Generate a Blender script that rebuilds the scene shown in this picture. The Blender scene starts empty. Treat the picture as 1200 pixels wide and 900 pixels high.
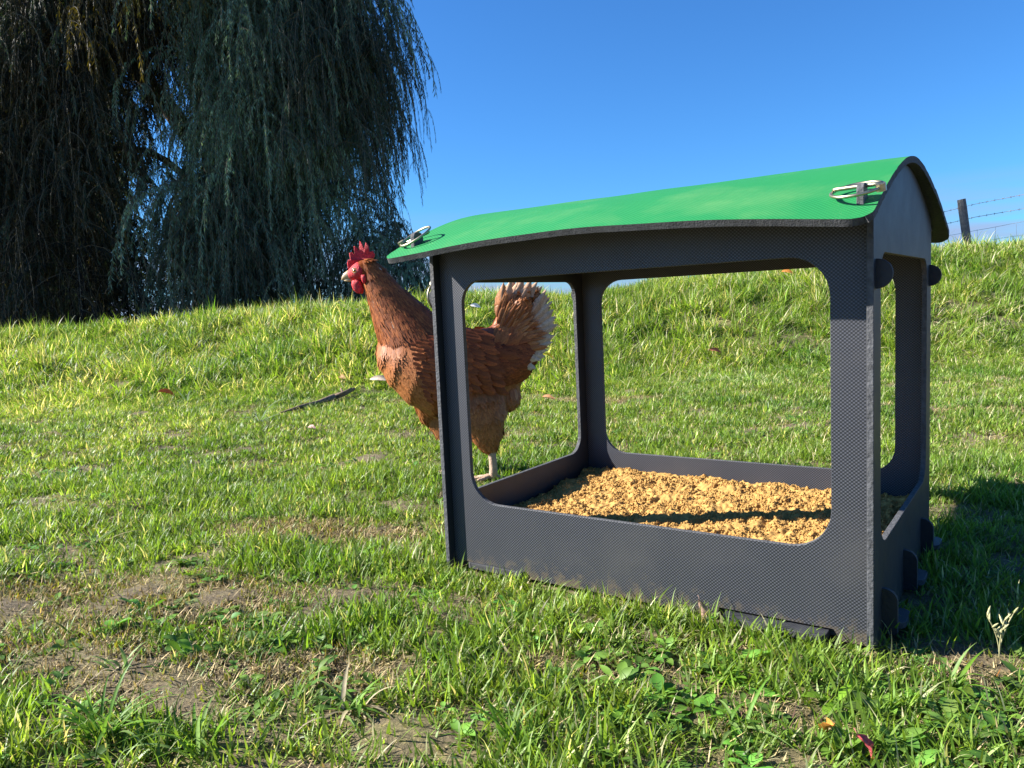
import bpy, bmesh, math, random
import numpy as np
from mathutils import Vector, Matrix, noise

R = math.radians
S = bpy.context.scene
COL = S.collection
rng = np.random.default_rng(7)
random.seed(7)

# ------------------------------------------------------------------ camera
cam_d = bpy.data.cameras.new('camera')
cam = bpy.data.objects.new('camera', cam_d)
COL.objects.link(cam)
right = Vector((0.81935, 0.57134, -0.04723))
fwd = Vector((-0.57297, 0.81336, -0.10073))
up = Vector((-0.01914, 0.10960, 0.99379))
CP = Vector((0.81577, -0.95999, 0.42540))
cam.matrix_world = Matrix(((right.x, up.x, -fwd.x, CP.x), (right.y, up.y, -fwd.y, CP.y),
                           (right.z, up.z, -fwd.z, CP.z), (0, 0, 0, 1)))
cam_d.sensor_width = 36
cam_d.lens = 36 * 905.4 / 1200
cam_d.clip_start = 0.02
cam_d.clip_end = 5000
S.camera = cam

# ------------------------------------------------------------------ sun and sky
SUN_EL, SUN_H = R(32), Vector((-1.85, -1.0)).normalized()      # horizontal direction towards the sun
to_sun = Vector((SUN_H.x * math.cos(SUN_EL), SUN_H.y * math.cos(SUN_EL), math.sin(SUN_EL)))
sun_d = bpy.data.lights.new('sun', 'SUN')
sun_d.energy = 5.0
sun_d.angle = R(0.53)
sun_d.color = (1.0, 0.955, 0.89)
sun = bpy.data.objects.new('sun', sun_d)
COL.objects.link(sun)
sun.rotation_euler = to_sun.to_track_quat('Z', 'Y').to_euler()
sun.location = (-3, -2, 6)

W = bpy.data.worlds.new('World')
S.world = W
W.use_nodes = True
nt = W.node_tree
nt.nodes.clear()
N = nt.nodes.new
sky = N('ShaderNodeTexSky'); sky.sky_type = 'NISHITA'; sky.sun_disc = False
sky.sun_elevation = SUN_EL
sky.sun_rotation = math.atan2(to_sun.x, to_sun.y)
sky.altitude = 300; sky.air_density = 1.0; sky.dust_density = 0.3; sky.ozone_density = 2.6
hs = N('ShaderNodeHueSaturation'); hs.inputs['Saturation'].default_value = 1.0; hs.inputs['Value'].default_value = 1.0
nt.links.new(sky.outputs[0], hs.inputs['Color'])
# thin lilac haze streaks low in the sky
tc = N('ShaderNodeTexCoord'); mp = N('ShaderNodeMapping'); mp.inputs['Scale'].default_value = (1.2, 1.2, 16)
nz = N('ShaderNodeTexNoise'); nz.inputs['Scale'].default_value = 3.0; nz.inputs['Detail'].default_value = 5
rp = N('ShaderNodeValToRGB'); rp.color_ramp.elements[0].position = .34; rp.color_ramp.elements[1].position = .60
sx = N('ShaderNodeSeparateXYZ')
lo = N('ShaderNodeMapRange'); lo.inputs['From Min'].default_value = 0.055; lo.inputs['From Max'].default_value = 0.125
lo.inputs['To Min'].default_value = 0.9; lo.inputs['To Max'].default_value = 0.0
mul = N('ShaderNodeMath'); mul.operation = 'MULTIPLY'
mx = N('ShaderNodeMixRGB'); mx.inputs[2].default_value = (2.9, 3.3, 5.2, 1)
bg = N('ShaderNodeBackground'); bg.inputs['Strength'].default_value = 0.049
wo = N('ShaderNodeOutputWorld')
L_ = nt.links.new
L_(tc.outputs['Generated'], mp.inputs[0]); L_(mp.outputs[0], nz.inputs[0]); L_(nz.outputs[0], rp.inputs[0])
L_(tc.outputs['Generated'], sx.inputs[0]); L_(sx.outputs[2], lo.inputs[0])
L_(rp.outputs[0], mul.inputs[0]); L_(lo.outputs[0], mul.inputs[1]); L_(mul.outputs[0], mx.inputs[0])
tn_ = N('ShaderNodeMixRGB'); tn_.blend_type = 'MULTIPLY'; tn_.inputs[0].default_value = 1; tn_.inputs[2].default_value = (.37, .84, 1.36, 1)
L_(hs.outputs[0], tn_.inputs[1]); L_(tn_.outputs[0], mx.inputs[1]); L_(mx.outputs[0], bg.inputs[0]); L_(bg.outputs[0], wo.inputs[0])

S.view_settings.view_transform = 'Standard'
S.view_settings.look = 'None'
S.view_settings.exposure = 1.58
S.view_settings.gamma = 1.0
S.view_settings.use_curve_mapping = False
S.render.engine = 'CYCLES'
S.cycles.max_bounces = 8
S.cycles.diffuse_bounces = 4
S.cycles.transparent_max_bounces = 8

# ------------------------------------------------------------------ helpers
def new_mat(name):
    m = bpy.data.materials.new(name); m.use_nodes = True
    t = m.node_tree
    b = t.nodes['Principled BSDF']
    return m, t, b

def node(t, typ, **kw):
    n = t.nodes.new(typ)
    for k, v in kw.items():
        if k[0] == '_':
            n.inputs[k[1:].replace('_', ' ')].default_value = v
        else:
            setattr(n, k, v)
    return n

def ramp(t, stops, fac=None):
    n = t.nodes.new('ShaderNodeValToRGB')
    e = n.color_ramp.elements
    while len(e) > 1: e.remove(e[-1])
    e[0].position = stops[0][0]; e[0].color = (*stops[0][1], 1)
    for p, c in stops[1:]:
        x = e.new(p); x.color = (*c, 1)
    if fac is not None: t.links.new(fac, n.inputs[0])
    return n

def mesh_obj(name, verts, faces, mats=(), parent=None, smooth=False, midx=None, col=None):
    me = bpy.data.meshes.new(name)
    me.from_pydata([tuple(v) for v in verts], [], [tuple(f) for f in faces])
    for m in mats: me.materials.append(m)
    if midx is not None: me.polygons.foreach_set('material_index', midx)
    if smooth: me.polygons.foreach_set('use_smooth', [True] * len(me.polygons))
    if col is not None:
        a = me.color_attributes.new('tone', 'FLOAT_COLOR', 'POINT')
        a.data.foreach_set('color', np.asarray(col, dtype=np.float32).ravel())
    me.update()
    o = bpy.data.objects.new(name, me)
    COL.objects.link(o)
    if parent: o.parent = parent
    return o

def root(name, label, cat, loc=(0, 0, 0), rz=0, group=None):
    o = bpy.data.objects.new(name, None)
    COL.objects.link(o)
    o.location = loc; o.rotation_euler = (0, 0, rz); o.empty_display_size = .05
    o['label'] = label; o['category'] = cat
    if group: o['group'] = group
    return o

def tag(o, label=None, cat=None, kind=None, group=None):
    if label: o['label'] = label
    if cat: o['category'] = cat
    if kind: o['kind'] = kind
    if group: o['group'] = group
    return o

def tube(verts, faces, pts, rads, n=8, cap=True):
    """append a tapering tube along pts"""
    pts = [Vector(p) for p in pts]
    base = len(verts)
    ref = None
    for i, p in enumerate(pts):
        d = (pts[min(i + 1, len(pts) - 1)] - pts[max(i - 1, 0)]).normalized()
        if ref is None:
            ref = d.orthogonal().normalized()
        ref = (ref - d * ref.dot(d)).normalized()
        b = d.cross(ref)
        r = rads[i] if hasattr(rads, '__len__') else rads
        for k in range(n):
            a = 2 * math.pi * k / n
            verts.append(p + (ref * math.cos(a) + b * math.sin(a)) * r)
    for i in range(len(pts) - 1):
        for k in range(n):
            a = base + i * n + k; b_ = base + i * n + (k + 1) % n
            faces.append((a, b_, b_ + n, a + n))
    if cap:
        faces.append(tuple(base + k for k in reversed(range(n))))
        faces.append(tuple(base + (len(pts) - 1) * n + k for k in range(n)))

def loft(verts, faces, st, n=20):
    """st: (a, h, half height, half width, lateral) stations in the hen's own frame"""
    base = len(verts)
    P = [Vector((s[0], s[4] if len(s) > 4 else 0, s[1])) for s in st]
    for i, s in enumerate(st):
        d = (P[min(i + 1, len(P) - 1)] - P[max(i - 1, 0)]).normalized()
        side = Vector((0, 1, 0)); side = (side - d * side.dot(d)).normalized()
        upv = side.cross(d)
        for k in range(n):
            a = 2 * math.pi * k / n
            verts.append(P[i] + upv * math.cos(a) * s[2] + side * math.sin(a) * s[3])
    for i in range(len(st) - 1):
        for k in range(n):
            a = base + i * n + k; b = base + i * n + (k + 1) % n
            faces.append((a, b, b + n, a + n))
    faces.append(tuple(base + k for k in reversed(range(n))))
    faces.append(tuple(base + (len(st) - 1) * n + k for k in range(n)))

def fix_normals(o):
    bm = bmesh.new(); bm.from_mesh(o.data)
    bmesh.ops.recalc_face_normals(bm, faces=bm.faces)
    bm.to_mesh(o.data); bm.free()
    return o

def slab(name, loops, thick, axes, mats, parent, bevel=0.0007):
    """a sheet cut to closed 2-D loops (the later ones are holes), thick/2 to each side; axes = (origin, ex, ey, ez)"""
    cu = bpy.data.curves.new(name, 'CURVE')
    cu.dimensions = '2D'; cu.fill_mode = 'BOTH'
    cu.extrude = thick / 2 - bevel; cu.bevel_depth = bevel; cu.bevel_resolution = 1; cu.offset = -bevel
    for lp in loops:
        sp = cu.splines.new('POLY'); sp.points.add(len(lp) - 1)
        for i, (x, y) in enumerate(lp): sp.points[i].co = (x, y, 0, 1)
        sp.use_cyclic_u = True
    tmp = bpy.data.objects.new('tmp', cu); COL.objects.link(tmp)
    dg = bpy.context.evaluated_depsgraph_get()
    me = bpy.data.meshes.new_from_object(tmp.evaluated_get(dg))
    bpy.data.objects.remove(tmp); bpy.data.curves.remove(cu)
    me.name = name
    o_, ex, ey, ez = axes
    me.transform(Matrix(((ex[0], ey[0], ez[0], o_[0]), (ex[1], ey[1], ez[1], o_[1]), (ex[2], ey[2], ez[2], o_[2]), (0, 0, 0, 1))))
    me.materials.clear()
    for m in mats: me.materials.append(m)
    ezv = Vector(ez)
    for p in me.polygons:
        p.use_smooth = False
        p.material_index = 0 if abs(p.normal.dot(ezv)) > .9 else (1 if len(mats) > 1 else 0)
    o = bpy.data.objects.new(name, me); COL.objects.link(o)
    if parent: o.parent = parent
    return o

def rrect(x0, x1, y0, y1, r, n=8):
    rs = r if hasattr(r, '__len__') else (r,) * 4      # bl, br, tr, tl
    out = []
    for (cx, cy, a0, rr) in ((x0 + rs[0], y0 + rs[0], 180, rs[0]), (x1 - rs[1], y0 + rs[1], 270, rs[1]),
                             (x1 - rs[2], y1 - rs[2], 0, rs[2]), (x0 + rs[3], y1 - rs[3], 90, rs[3])):
        for i in range(n + 1):
            a = R(a0 + 90 * i / n)
            out.append((cx + rr * math.cos(a), cy + rr * math.sin(a)))
    return out

def scatter(name, protos, P, rot, scl, idx, tint, mats=None, parent=None):
    """points carrying their own rotation, size and tint; geometry nodes put one of the prototype meshes on each"""
    col = bpy.data.collections.new(name + ' pieces')        # never linked to the scene
    for i, me in enumerate(protos):
        col.objects.link(bpy.data.objects.new('%s_piece_%02d' % (name, i), me))
    me = bpy.data.meshes.new(name)
    me.vertices.add(len(P)); me.vertices.foreach_set('co', np.asarray(P, dtype=np.float32).ravel())
    def at(nm, typ, key, v):
        a = me.attributes.new(nm, typ, 'POINT'); a.data.foreach_set(key, np.ascontiguousarray(v).ravel())
    at('rot', 'FLOAT_VECTOR', 'vector', np.asarray(rot, dtype=np.float32))
    at('scl', 'FLOAT_VECTOR', 'vector', np.asarray(scl, dtype=np.float32))
    at('idx', 'INT', 'value', np.asarray(idx, dtype=np.int32))
    at('tint', 'FLOAT_VECTOR', 'vector', np.asarray(tint, dtype=np.float32))
    for m in (mats or []): me.materials.append(m)
    o = bpy.data.objects.new(name, me); COL.objects.link(o)
    if parent: o.parent = parent
    g = bpy.data.node_groups.new(name, 'GeometryNodeTree')
    g.interface.new_socket('Geometry', in_out='INPUT', socket_type='NodeSocketGeometry')
    g.interface.new_socket('Geometry', in_out='OUTPUT', socket_type='NodeSocketGeometry')
    gi = g.nodes.new('NodeGroupInput'); go = g.nodes.new('NodeGroupOutput')
    ci = g.nodes.new('GeometryNodeCollectionInfo'); ci.inputs['Collection'].default_value = col
    ci.inputs['Separate Children'].default_value = True; ci.inputs['Reset Children'].default_value = True
    ip = g.nodes.new('GeometryNodeInstanceOnPoints'); ip.inputs['Pick Instance'].default_value = True
    def na(nm, typ):
        n = g.nodes.new('GeometryNodeInputNamedAttribute'); n.data_type = typ; n.inputs['Name'].default_value = nm
        return n.outputs['Attribute']
    e2 = g.nodes.new('FunctionNodeEulerToRotation')
    mp_ = g.nodes.new('GeometryNodeMeshToPoints')
    g.links.new(gi.outputs[0], mp_.inputs['Mesh'])
    g.links.new(mp_.outputs[0], ip.inputs['Points']); g.links.new(ci.outputs[0], ip.inputs['Instance'])
    g.links.new(na('idx', 'INT'), ip.inputs['Instance Index'])
    g.links.new(na('rot', 'FLOAT_VECTOR'), e2.inputs[0]); g.links.new(e2.outputs[0], ip.inputs['Rotation'])
    g.links.new(na('scl', 'FLOAT_VECTOR'), ip.inputs['Scale'])
    g.links.new(ip.outputs[0], go.inputs[0])
    md = o.modifiers.new('scatter', 'NODES'); md.node_group = g
    return o

# ------------------------------------------------------------------ terrain shape
FH = Vector((-0.576, 0.8177)); RH = Vector((0.8177, 0.576))
HC_S = [-60, -14, -8, -4, -2.65, -1.66, -.66, .33, 1.8, 3.3, 4.0, 6, 12, 60]
HC_H = [.1, .18, .27, .325, .385, .42, .44, .45, .53, .61, .665, .8, .9, .9]
def ds(x, y):
    dx, dy = x - CP.x, y - CP.y
    return dx * FH.x + dy * FH.y, dx * RH.x + dy * RH.y
def sm(t):
    t = np.clip(t, 0, 1); return t * t * (3 - 2 * t)
def ground_z(x, y):
    x = np.asarray(x, float); y = np.asarray(y, float)
    D, s = ds(x, y)
    z = sm((D - 3.9 - .15 * np.sin(s * 1.7)) / 2.3) * np.interp(s, HC_S, HC_H)
    z = z + sm((D - 4.2) / 1) * .018 * (np.sin(x * 3.1 + y * 1.3) + np.sin(y * 4.3 - x * 1.9 + 1) )
    z = z - np.clip(D - 6.6, 0, 25) * .075
    fade = sm((np.hypot(x - .32, y - .23) - .5) / .6)
    z = z + fade * (.008 * np.sin(x * 5.1 + 1) * np.cos(y * 4.3) + .006 * np.sin(x * 11 + y * 7))
    return z - .006

def bare(x, y):
    """0 = full turf, 1 = bare earth"""
    v = np.zeros_like(x)
    for cx, cy, rx, ry, a in ((-.40, -.40, .46, .16, .5), (-.40, .05, .34, .09, .3), (.36, -.20, .13, .045, .25), (.10, -.36, .16, .07, .4),
                              (-.90, 1.98, .42, .10, .25), (.76, .02, .10, .05, .3), (-.15, -.50, .30, .09, .2), 
                              (-2.0, 1.7, .5, .08, .5), (.60, -.20, .08, .03, .3), (.9, 2.1, .5, .1, .3)):
        ca, sa = math.cos(a), math.sin(a)
        u = ((x - cx) * ca + (y - cy) * sa) / rx; w = (-(x - cx) * sa + (y - cy) * ca) / ry
        v = np.maximum(v, np.clip(1.15 - (u * u + w * w), 0, 1))
    n = .5 + .5 * np.sin(x * 23 + 3 * np.sin(y * 17)) * np.sin(y * 29 + 2 * np.sin(x * 13))
    return np.clip(v * (.68 + .55 * n), 0, 1)

# ------------------------------------------------------------------ materials
def mat_ground():
    m, t, b = new_mat('turf_soil')
    tcn = node(t, 'ShaderNodeTexCoord')
    n1 = node(t, 'ShaderNodeTexNoise', _Scale=9.0, _Detail=8.0, _Roughness=.65)
    n2 = node(t, 'ShaderNodeTexNoise', _Scale=140.0, _Detail=6.0, _Roughness=.7)
    t.links.new(tcn.outputs['Object'], n1.inputs[0]); t.links.new(tcn.outputs['Object'], n2.inputs[0])
    c1 = ramp(t, [(.30, (.085, .062, .034)), (.45, (.16, .122, .066)), (.60, (.20, .17, .070)), (.75, (.14, .15, .045))], n1.outputs[0])
    c2 = ramp(t, [(.3, (.35, .33, .3)), (.55, (1, 1, 1)), (.7, (1.9, 1.75, 1.5))], n2.outputs[0])
    mxn = node(t, 'ShaderNodeMixRGB', blend_type='MULTIPLY'); mxn.inputs[0].default_value = 1
    t.links.new(c1.outputs[0], mxn.inputs[1]); t.links.new(c2.outputs[0], mxn.inputs[2])
    t.links.new(mxn.outputs[0], b.inputs['Base Color'])
    b.inputs['Roughness'].default_value = .95
    bp = node(t, 'ShaderNodeBump', _Strength=.9, _Distance=.006)
    t.links.new(n2.outputs[0], bp.inputs['Height']); t.links.new(bp.outputs[0], b.inputs['Normal'])
    return m

def mat_leafy(name, rough=.55, trans=.4, spec=.35, gain=1.0):
    """colour comes from the instance's tint times the blade's own tone; thin leaf, lets light through"""
    m, t, b = new_mat(name)
    ti = node(t, 'ShaderNodeAttribute', attribute_type='INSTANCER', attribute_name='tint')
    to = node(t, 'ShaderNodeAttribute', attribute_type='GEOMETRY', attribute_name='tone')
    mxn = node(t, 'ShaderNodeMixRGB', blend_type='MULTIPLY'); mxn.inputs[0].default_value = 1
    t.links.new(ti.outputs['Color'], mxn.inputs[1]); t.links.new(to.outputs['Color'], mxn.inputs[2])
    t.links.new(mxn.outputs[0], b.inputs['Base Color'])
    b.inputs['Roughness'].default_value = rough
    b.inputs['Specular IOR Level'].default_value = spec
    tr = node(t, 'ShaderNodeBsdfTranslucent')
    g = node(t, 'ShaderNodeMixRGB', blend_type='MULTIPLY'); g.inputs[0].default_value = 1
    g.inputs[2].default_value = (1.5 * gain, 1.45 * gain, .6 * gain, 1)
    t.links.new(mxn.outputs[0], g.inputs[1]); t.links.new(g.outputs[0], tr.inputs['Color'])
    ms = node(t, 'ShaderNodeMixShader'); ms.inputs[0].default_value = trans
    t.links.new(b.outputs[0], ms.inputs[1]); t.links.new(tr.outputs[0], ms.inputs[2])
    t.links.new(ms.outputs[0], t.nodes['Material Output'].inputs['Surface'])
    return m

def mat_simple(name, col, rough=.6, metal=0, spec=.5, nscale=None, namp=.3, bump=0, bscale=200, coat=0):
    m, t, b = new_mat(name)
    b.inputs['Base Color'].default_value = (*col, 1)
    b.inputs['Roughness'].default_value = rough
    b.inputs['Metallic'].default_value = metal
    b.inputs['Specular IOR Level'].default_value = spec
    if coat: b.inputs['Coat Weight'].default_value = coat
    tcn = node(t, 'ShaderNodeTexCoord')
    if nscale:
        n1 = node(t, 'ShaderNodeTexNoise', _Scale=nscale, _Detail=6.0, _Roughness=.65)
        t.links.new(tcn.outputs['Object'], n1.inputs[0])
        lo_ = tuple(c * (1 - namp) for c in col); hi_ = tuple(min(1, c * (1 + namp)) for c in col)
        rr = ramp(t, [(.3, lo_), (.7, hi_)], n1.outputs[0])
        t.links.new(rr.outputs[0], b.inputs['Base Color'])
    if bump:
        n2 = node(t, 'ShaderNodeTexNoise', _Scale=bscale, _Detail=4.0)
        t.links.new(tcn.outputs['Object'], n2.inputs[0])
        bp = node(t, 'ShaderNodeBump', _Strength=bump, _Distance=.002)
        t.links.new(n2.outputs[0], bp.inputs['Height']); t.links.new(bp.outputs[0], b.inputs['Normal'])
    return m

def mat_emboss(name, base, hi, ax, pitch=.0034, bump=.55, dist=.0006, rough=.5, scuff=None, spec=.5):
    """belting with a fine diamond emboss; ax = the two object axes that lie in the sheet"""
    m, t, b = new_mat(name)
    tcn = node(t, 'ShaderNodeTexCoord'); sp = node(t, 'ShaderNodeSeparateXYZ')
    t.links.new(tcn.outputs['Object'], sp.inputs[0])
    def mth(op, a, c=None):
        n = node(t, 'ShaderNodeMath', operation=op)
        if isinstance(a, (int, float)): n.inputs[0].default_value = a
        else: t.links.new(a, n.inputs[0])
        if c is not None:
            if isinstance(c, (int, float)): n.inputs[1].default_value = c
            else: t.links.new(c, n.inputs[1])
        return n.outputs[0]
    k = 2 * math.pi / pitch
    u, v = sp.outputs[ax[0]], sp.outputs[ax[1]]
    s1 = mth('COSINE', mth('MULTIPLY', u, k * .62))
    s2 = mth('COSINE', mth('MULTIPLY', v, k * .70))
    h = mth('MULTIPLY', mth('ADD', mth('MULTIPLY', s1, s2), 1.0), .5)
    n1 = node(t, 'ShaderNodeTexNoise', _Scale=14.0, _Detail=7.0, _Roughness=.7)
    t.links.new(tcn.outputs['Object'], n1.inputs[0])
    # emboss glints and shaded hollows put into the colour; dusty rub marks over them
    cr = ramp(t, [(.35, base), (.85, hi)], h)
    n3 = node(t, 'ShaderNodeTexNoise', _Scale=5.0, _Detail=5.0, _Roughness=.6)
    t.links.new(tcn.outputs['Object'], n3.inputs[0])
    mr = ramp(t, [(.52, (0, 0, 0)), (.72, (1, 1, 1))], n3.outputs[0])
    mxn = node(t, 'ShaderNodeMixRGB'); 
    fac = mth('MULTIPLY', mth('MULTIPLY', mr.outputs[0], n1.outputs[0]), .95)
    t.links.new(fac, mxn.inputs[0]); t.links.new(cr.outputs[0], mxn.inputs[1])
    mxn.inputs[2].default_value = (*(scuff or tuple(c * 1.3 for c in hi)), 1)
    if ax != (0, 1):                                   # dried mud splashed along the bottom
        zz = node(t, 'ShaderNodeMapRange'); zz.inputs['From Min'].default_value = .002; zz.inputs['From Max'].default_value = .055
        zz.inputs['To Min'].default_value = 1; zz.inputs['To Max'].default_value = 0
        t.links.new(sp.outputs[2], zz.inputs[0])
        n4 = node(t, 'ShaderNodeTexNoise', _Scale=55.0, _Detail=8.0, _Roughness=.75)
        t.links.new(tcn.outputs['Object'], n4.inputs[0])
        md_ = ramp(t, [(.50, (0, 0, 0)), (.62, (1, 1, 1))], mth('ADD', n4.outputs[0], mth('MULTIPLY', mth('SUBTRACT', zz.outputs[0], .6), .22)))
        mx5 = node(t, 'ShaderNodeMixRGB'); t.links.new(mth('MULTIPLY', mth('MULTIPLY', md_.outputs[0], zz.outputs[0]), .75), mx5.inputs[0])
        t.links.new(mxn.outputs[0], mx5.inputs[1]); mx5.inputs[2].default_value = (.13, .10, .062, 1); mxn = mx5
    t.links.new(mxn.outputs[0], b.inputs['Base Color'])
    rr = node(t, 'ShaderNodeMapRange', _To_Min=rough - .1, _To_Max=rough + .15)
    t.links.new(n1.outputs[0], rr.inputs[0]); t.links.new(rr.outputs[0], b.inputs['Roughness'])
    b.inputs['Specular IOR Level'].default_value = spec
    bp = node(t, 'ShaderNodeBump', _Strength=bump, _Distance=dist)
    t.links.new(h, bp.inputs['Height'])
    bp2 = node(t, 'ShaderNodeBump', _Strength=.12, _Distance=.002)
    t.links.new(n1.outputs[0], bp2.inputs['Height']); t.links.new(bp.outputs[0], bp2.inputs['Normal'])
    t.links.new(bp2.outputs[0], b.inputs['Normal'])
    return m

def mat_tone(name, rough=.6, spec=.4, streak=0, sscale=300, trans=0):
    """colour from the mesh's own tone attribute"""
    m, t, b = new_mat(name)
    to = node(t, 'ShaderNodeAttribute', attribute_type='GEOMETRY', attribute_name='tone')
    out = to.outputs['Color']
    if streak:
        tcn = node(t, 'ShaderNodeTexCoord')
        n1 = node(t, 'ShaderNodeTexNoise', _Scale=sscale, _Detail=4.0, _Roughness=.7)
        t.links.new(tcn.outputs['Object'], n1.inputs[0])
        rr = ramp(t, [(.3, (1 - streak,) * 3), (.7, (1 + streak,) * 3)], n1.outputs[0])
        mxn = node(t, 'ShaderNodeMixRGB', blend_type='MULTIPLY'); mxn.inputs[0].default_value = 1
        t.links.new(out, mxn.inputs[1]); t.links.new(rr.outputs[0], mxn.inputs[2]); out = mxn.outputs[0]
    t.links.new(out, b.inputs['Base Color'])
    b.inputs['Roughness'].default_value = rough; b.inputs['Specular IOR Level'].default_value = spec
    if trans:
        tr = node(t, 'ShaderNodeBsdfTranslucent'); t.links.new(out, tr.inputs['Color'])
        ms = node(t, 'ShaderNodeMixShader'); ms.inputs[0].default_value = trans
        t.links.new(b.outputs[0], ms.inputs[1]); t.links.new(tr.outputs[0], ms.inputs[2])
        t.links.new(ms.outputs[0], t.nodes['Material Output'].inputs['Surface'])
    return m

M_ground = mat_ground()
M_grass = mat_leafy('grass_blade', .45, .42, .30)
M_weed = mat_leafy('weed_leaf', .5, .28, .35, .9)
M_litter = mat_leafy('dry_litter', .8, .15, .2, .8)
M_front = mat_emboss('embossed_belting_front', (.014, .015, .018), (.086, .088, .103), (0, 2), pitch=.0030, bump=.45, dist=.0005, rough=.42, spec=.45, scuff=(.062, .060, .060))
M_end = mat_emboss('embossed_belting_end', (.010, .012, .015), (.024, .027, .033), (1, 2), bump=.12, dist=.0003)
M_flat = mat_emboss('embossed_belting_floor', (.024, .026, .030), (.05, .052, .06), (0, 1), bump=.3)
M_cut = mat_simple('cut_rubber_edge', (.065, .066, .070), .8, nscale=120, namp=.45, bump=.8, bscale=260)
M_cutdark = mat_simple('cut_rubber_core', (.042, .042, .044), .8, nscale=220, namp=.5, bump=.5, bscale=600)
M_green = mat_emboss('green_belting', (.011, .165, .042), (.022, .255, .070), (0, 1), pitch=.0036, bump=.3, dist=.0004,
                     rough=.58, scuff=(.105, .265, .085), spec=.3)
M_under = mat_simple('black_belting_underside', (.012, .013, .015), .6, nscale=40, namp=.4, bump=.3)
M_metal = mat_simple('zinc_plated_steel', (.40, .36, .25), .42, metal=1, nscale=90, namp=.35)
M_tab = mat_simple('rubber_tab', (.06, .062, .068), .6, nscale=90, namp=.4, bump=.5)
M_tabdark = mat_simple('shaded_rubber_tab', (.012, .013, .016), .6, nscale=90, namp=.3, bump=.3)  # same rubber as the roof tabs, blackened: shade put into the colour

# ------------------------------------------------------------------ ground
def axis(lo, hi, n, k):
    u = np.linspace(-1, 1, n)
    v = np.sinh(u * k) / math.sinh(k)
    return np.where(v < 0, -v * lo, v * hi)
gd = axis(-60, 900, 300, 8.5) + 1.5
gs = axis(-900, 900, 340, 8.5)
DD, SS = np.meshgrid(gd, gs, indexing='ij')
GX = CP.x + DD * FH.x + SS * RH.x; GY = CP.y + DD * FH.y + SS * RH.y
GZ = ground_z(GX, GY)
for i in range(0, GX.shape[0]):
    if abs(gd[i]) > 8: continue
    for j in range(GX.shape[1]):
        if abs(gs[j]) < 8:
            GZ[i, j] += .012 * noise.noise((GX[i, j] * 9, GY[i, j] * 9, 0)) * (0 if (-.05 < GX[i, j] < .7 and -.06 < GY[i, j] < .52) else 1)
nv = GX.size; a_, b_ = GX.shape
idx = np.arange(nv).reshape(a_, b_)
fc = np.stack([idx[:-1, :-1], idx[:-1, 1:], idx[1:, 1:], idx[1:, :-1]], -1).reshape(-1, 4)
ground = mesh_obj('ground', np.stack([GX, GY, GZ], -1).reshape(-1, 3).tolist(), fc.tolist(), [M_ground], smooth=True)
fix_normals(ground)
tag(ground, kind='structure')

# ------------------------------------------------------------------ dust bath shelter
t_, s_, Wd, Ln = .0075, .0141, .4632, .65
YL, YR, EZT, EZS = .0302, .4302, .4675, .1147
ZT, ZS, XL, XR = .4666, .1121, .0500, .6005
YC = .232
def roof_z(x, y):
    z = .598 - .095 * (abs(y - YC) / .327) ** 1.65
    g = min(1, max(0, (.14 - y) / .23)); gb = min(1, max(0, (y - .33) / .23))
    z += (.019 * math.sin(math.pi * min(1, max(0, (x + .02) / .68))) - .008 * x / .66) * g
    z += .012 * math.sin(math.pi * min(1, max(0, (x + .02) / .68))) * gb
    return z
RT = .0085
bath = root('dust_bath_shelter', 'black embossed rubber box with curved green roof, open windows and sand inside, on the lawn', 'dust bath', (0, 0, 0))
# front and back panels
def side_loop(y0):
    top = []
    nx = 24
    for i in range(nx + 1):
        x = Ln - t_ - .0005 - (Ln - 2 * t_ - .001) * i / nx
        top.append((x, roof_z(x, y0) - RT - .0015))
    if y0 < .1:
        bottom = [(t_ + .0005, .002), (.022, .002), (.024, .011), (.150, .011), (.154, .001), (.455, 0), (.459, .0135), (.602, .0135), (.610, .002), (.612, 0), (Ln - t_ - .0005, 0)]
    else:
        bottom = [(t_ + .0005, 0), (Ln - t_ - .0005, 0)]
    return bottom + top
EX, EY, EZ = (1, 0, 0), (0, 1, 0), (0, 0, 1)
p = slab('front_panel', [side_loop(0), rrect(XL, XR, ZS, ZT, (.050, .050, .048, .036))], t_, ((0, t_ / 2, 0), EX, EZ, (0, -1, 0)), [M_front, M_cut], bath)
p = slab('back_panel', [side_loop(Wd), rrect(XL, XR, ZS, ZT, .046)], t_, ((0, Wd - t_ / 2, 0), EX, EZ, (0, -1, 0)), [M_front, M_cut], bath)
def end_loop(x0):
    top = []
    for i in range(41):
        y = Wd + s_ - (Wd + 2 * s_) * i / 40
        top.append((y, roof_z(x0, y) - RT - .001))
    return [(-s_, 0), (Wd + s_, 0)] + top
for x0 in (t_ / 2, Ln - t_ / 2):
    slab('end_panel', [end_loop(x0), rrect(YL, YR, EZS, EZT, (.038, .038, .030, .030))], t_, ((x0, 0, 0), EY, EZ, EX), [M_end, M_cut], bath)
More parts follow.
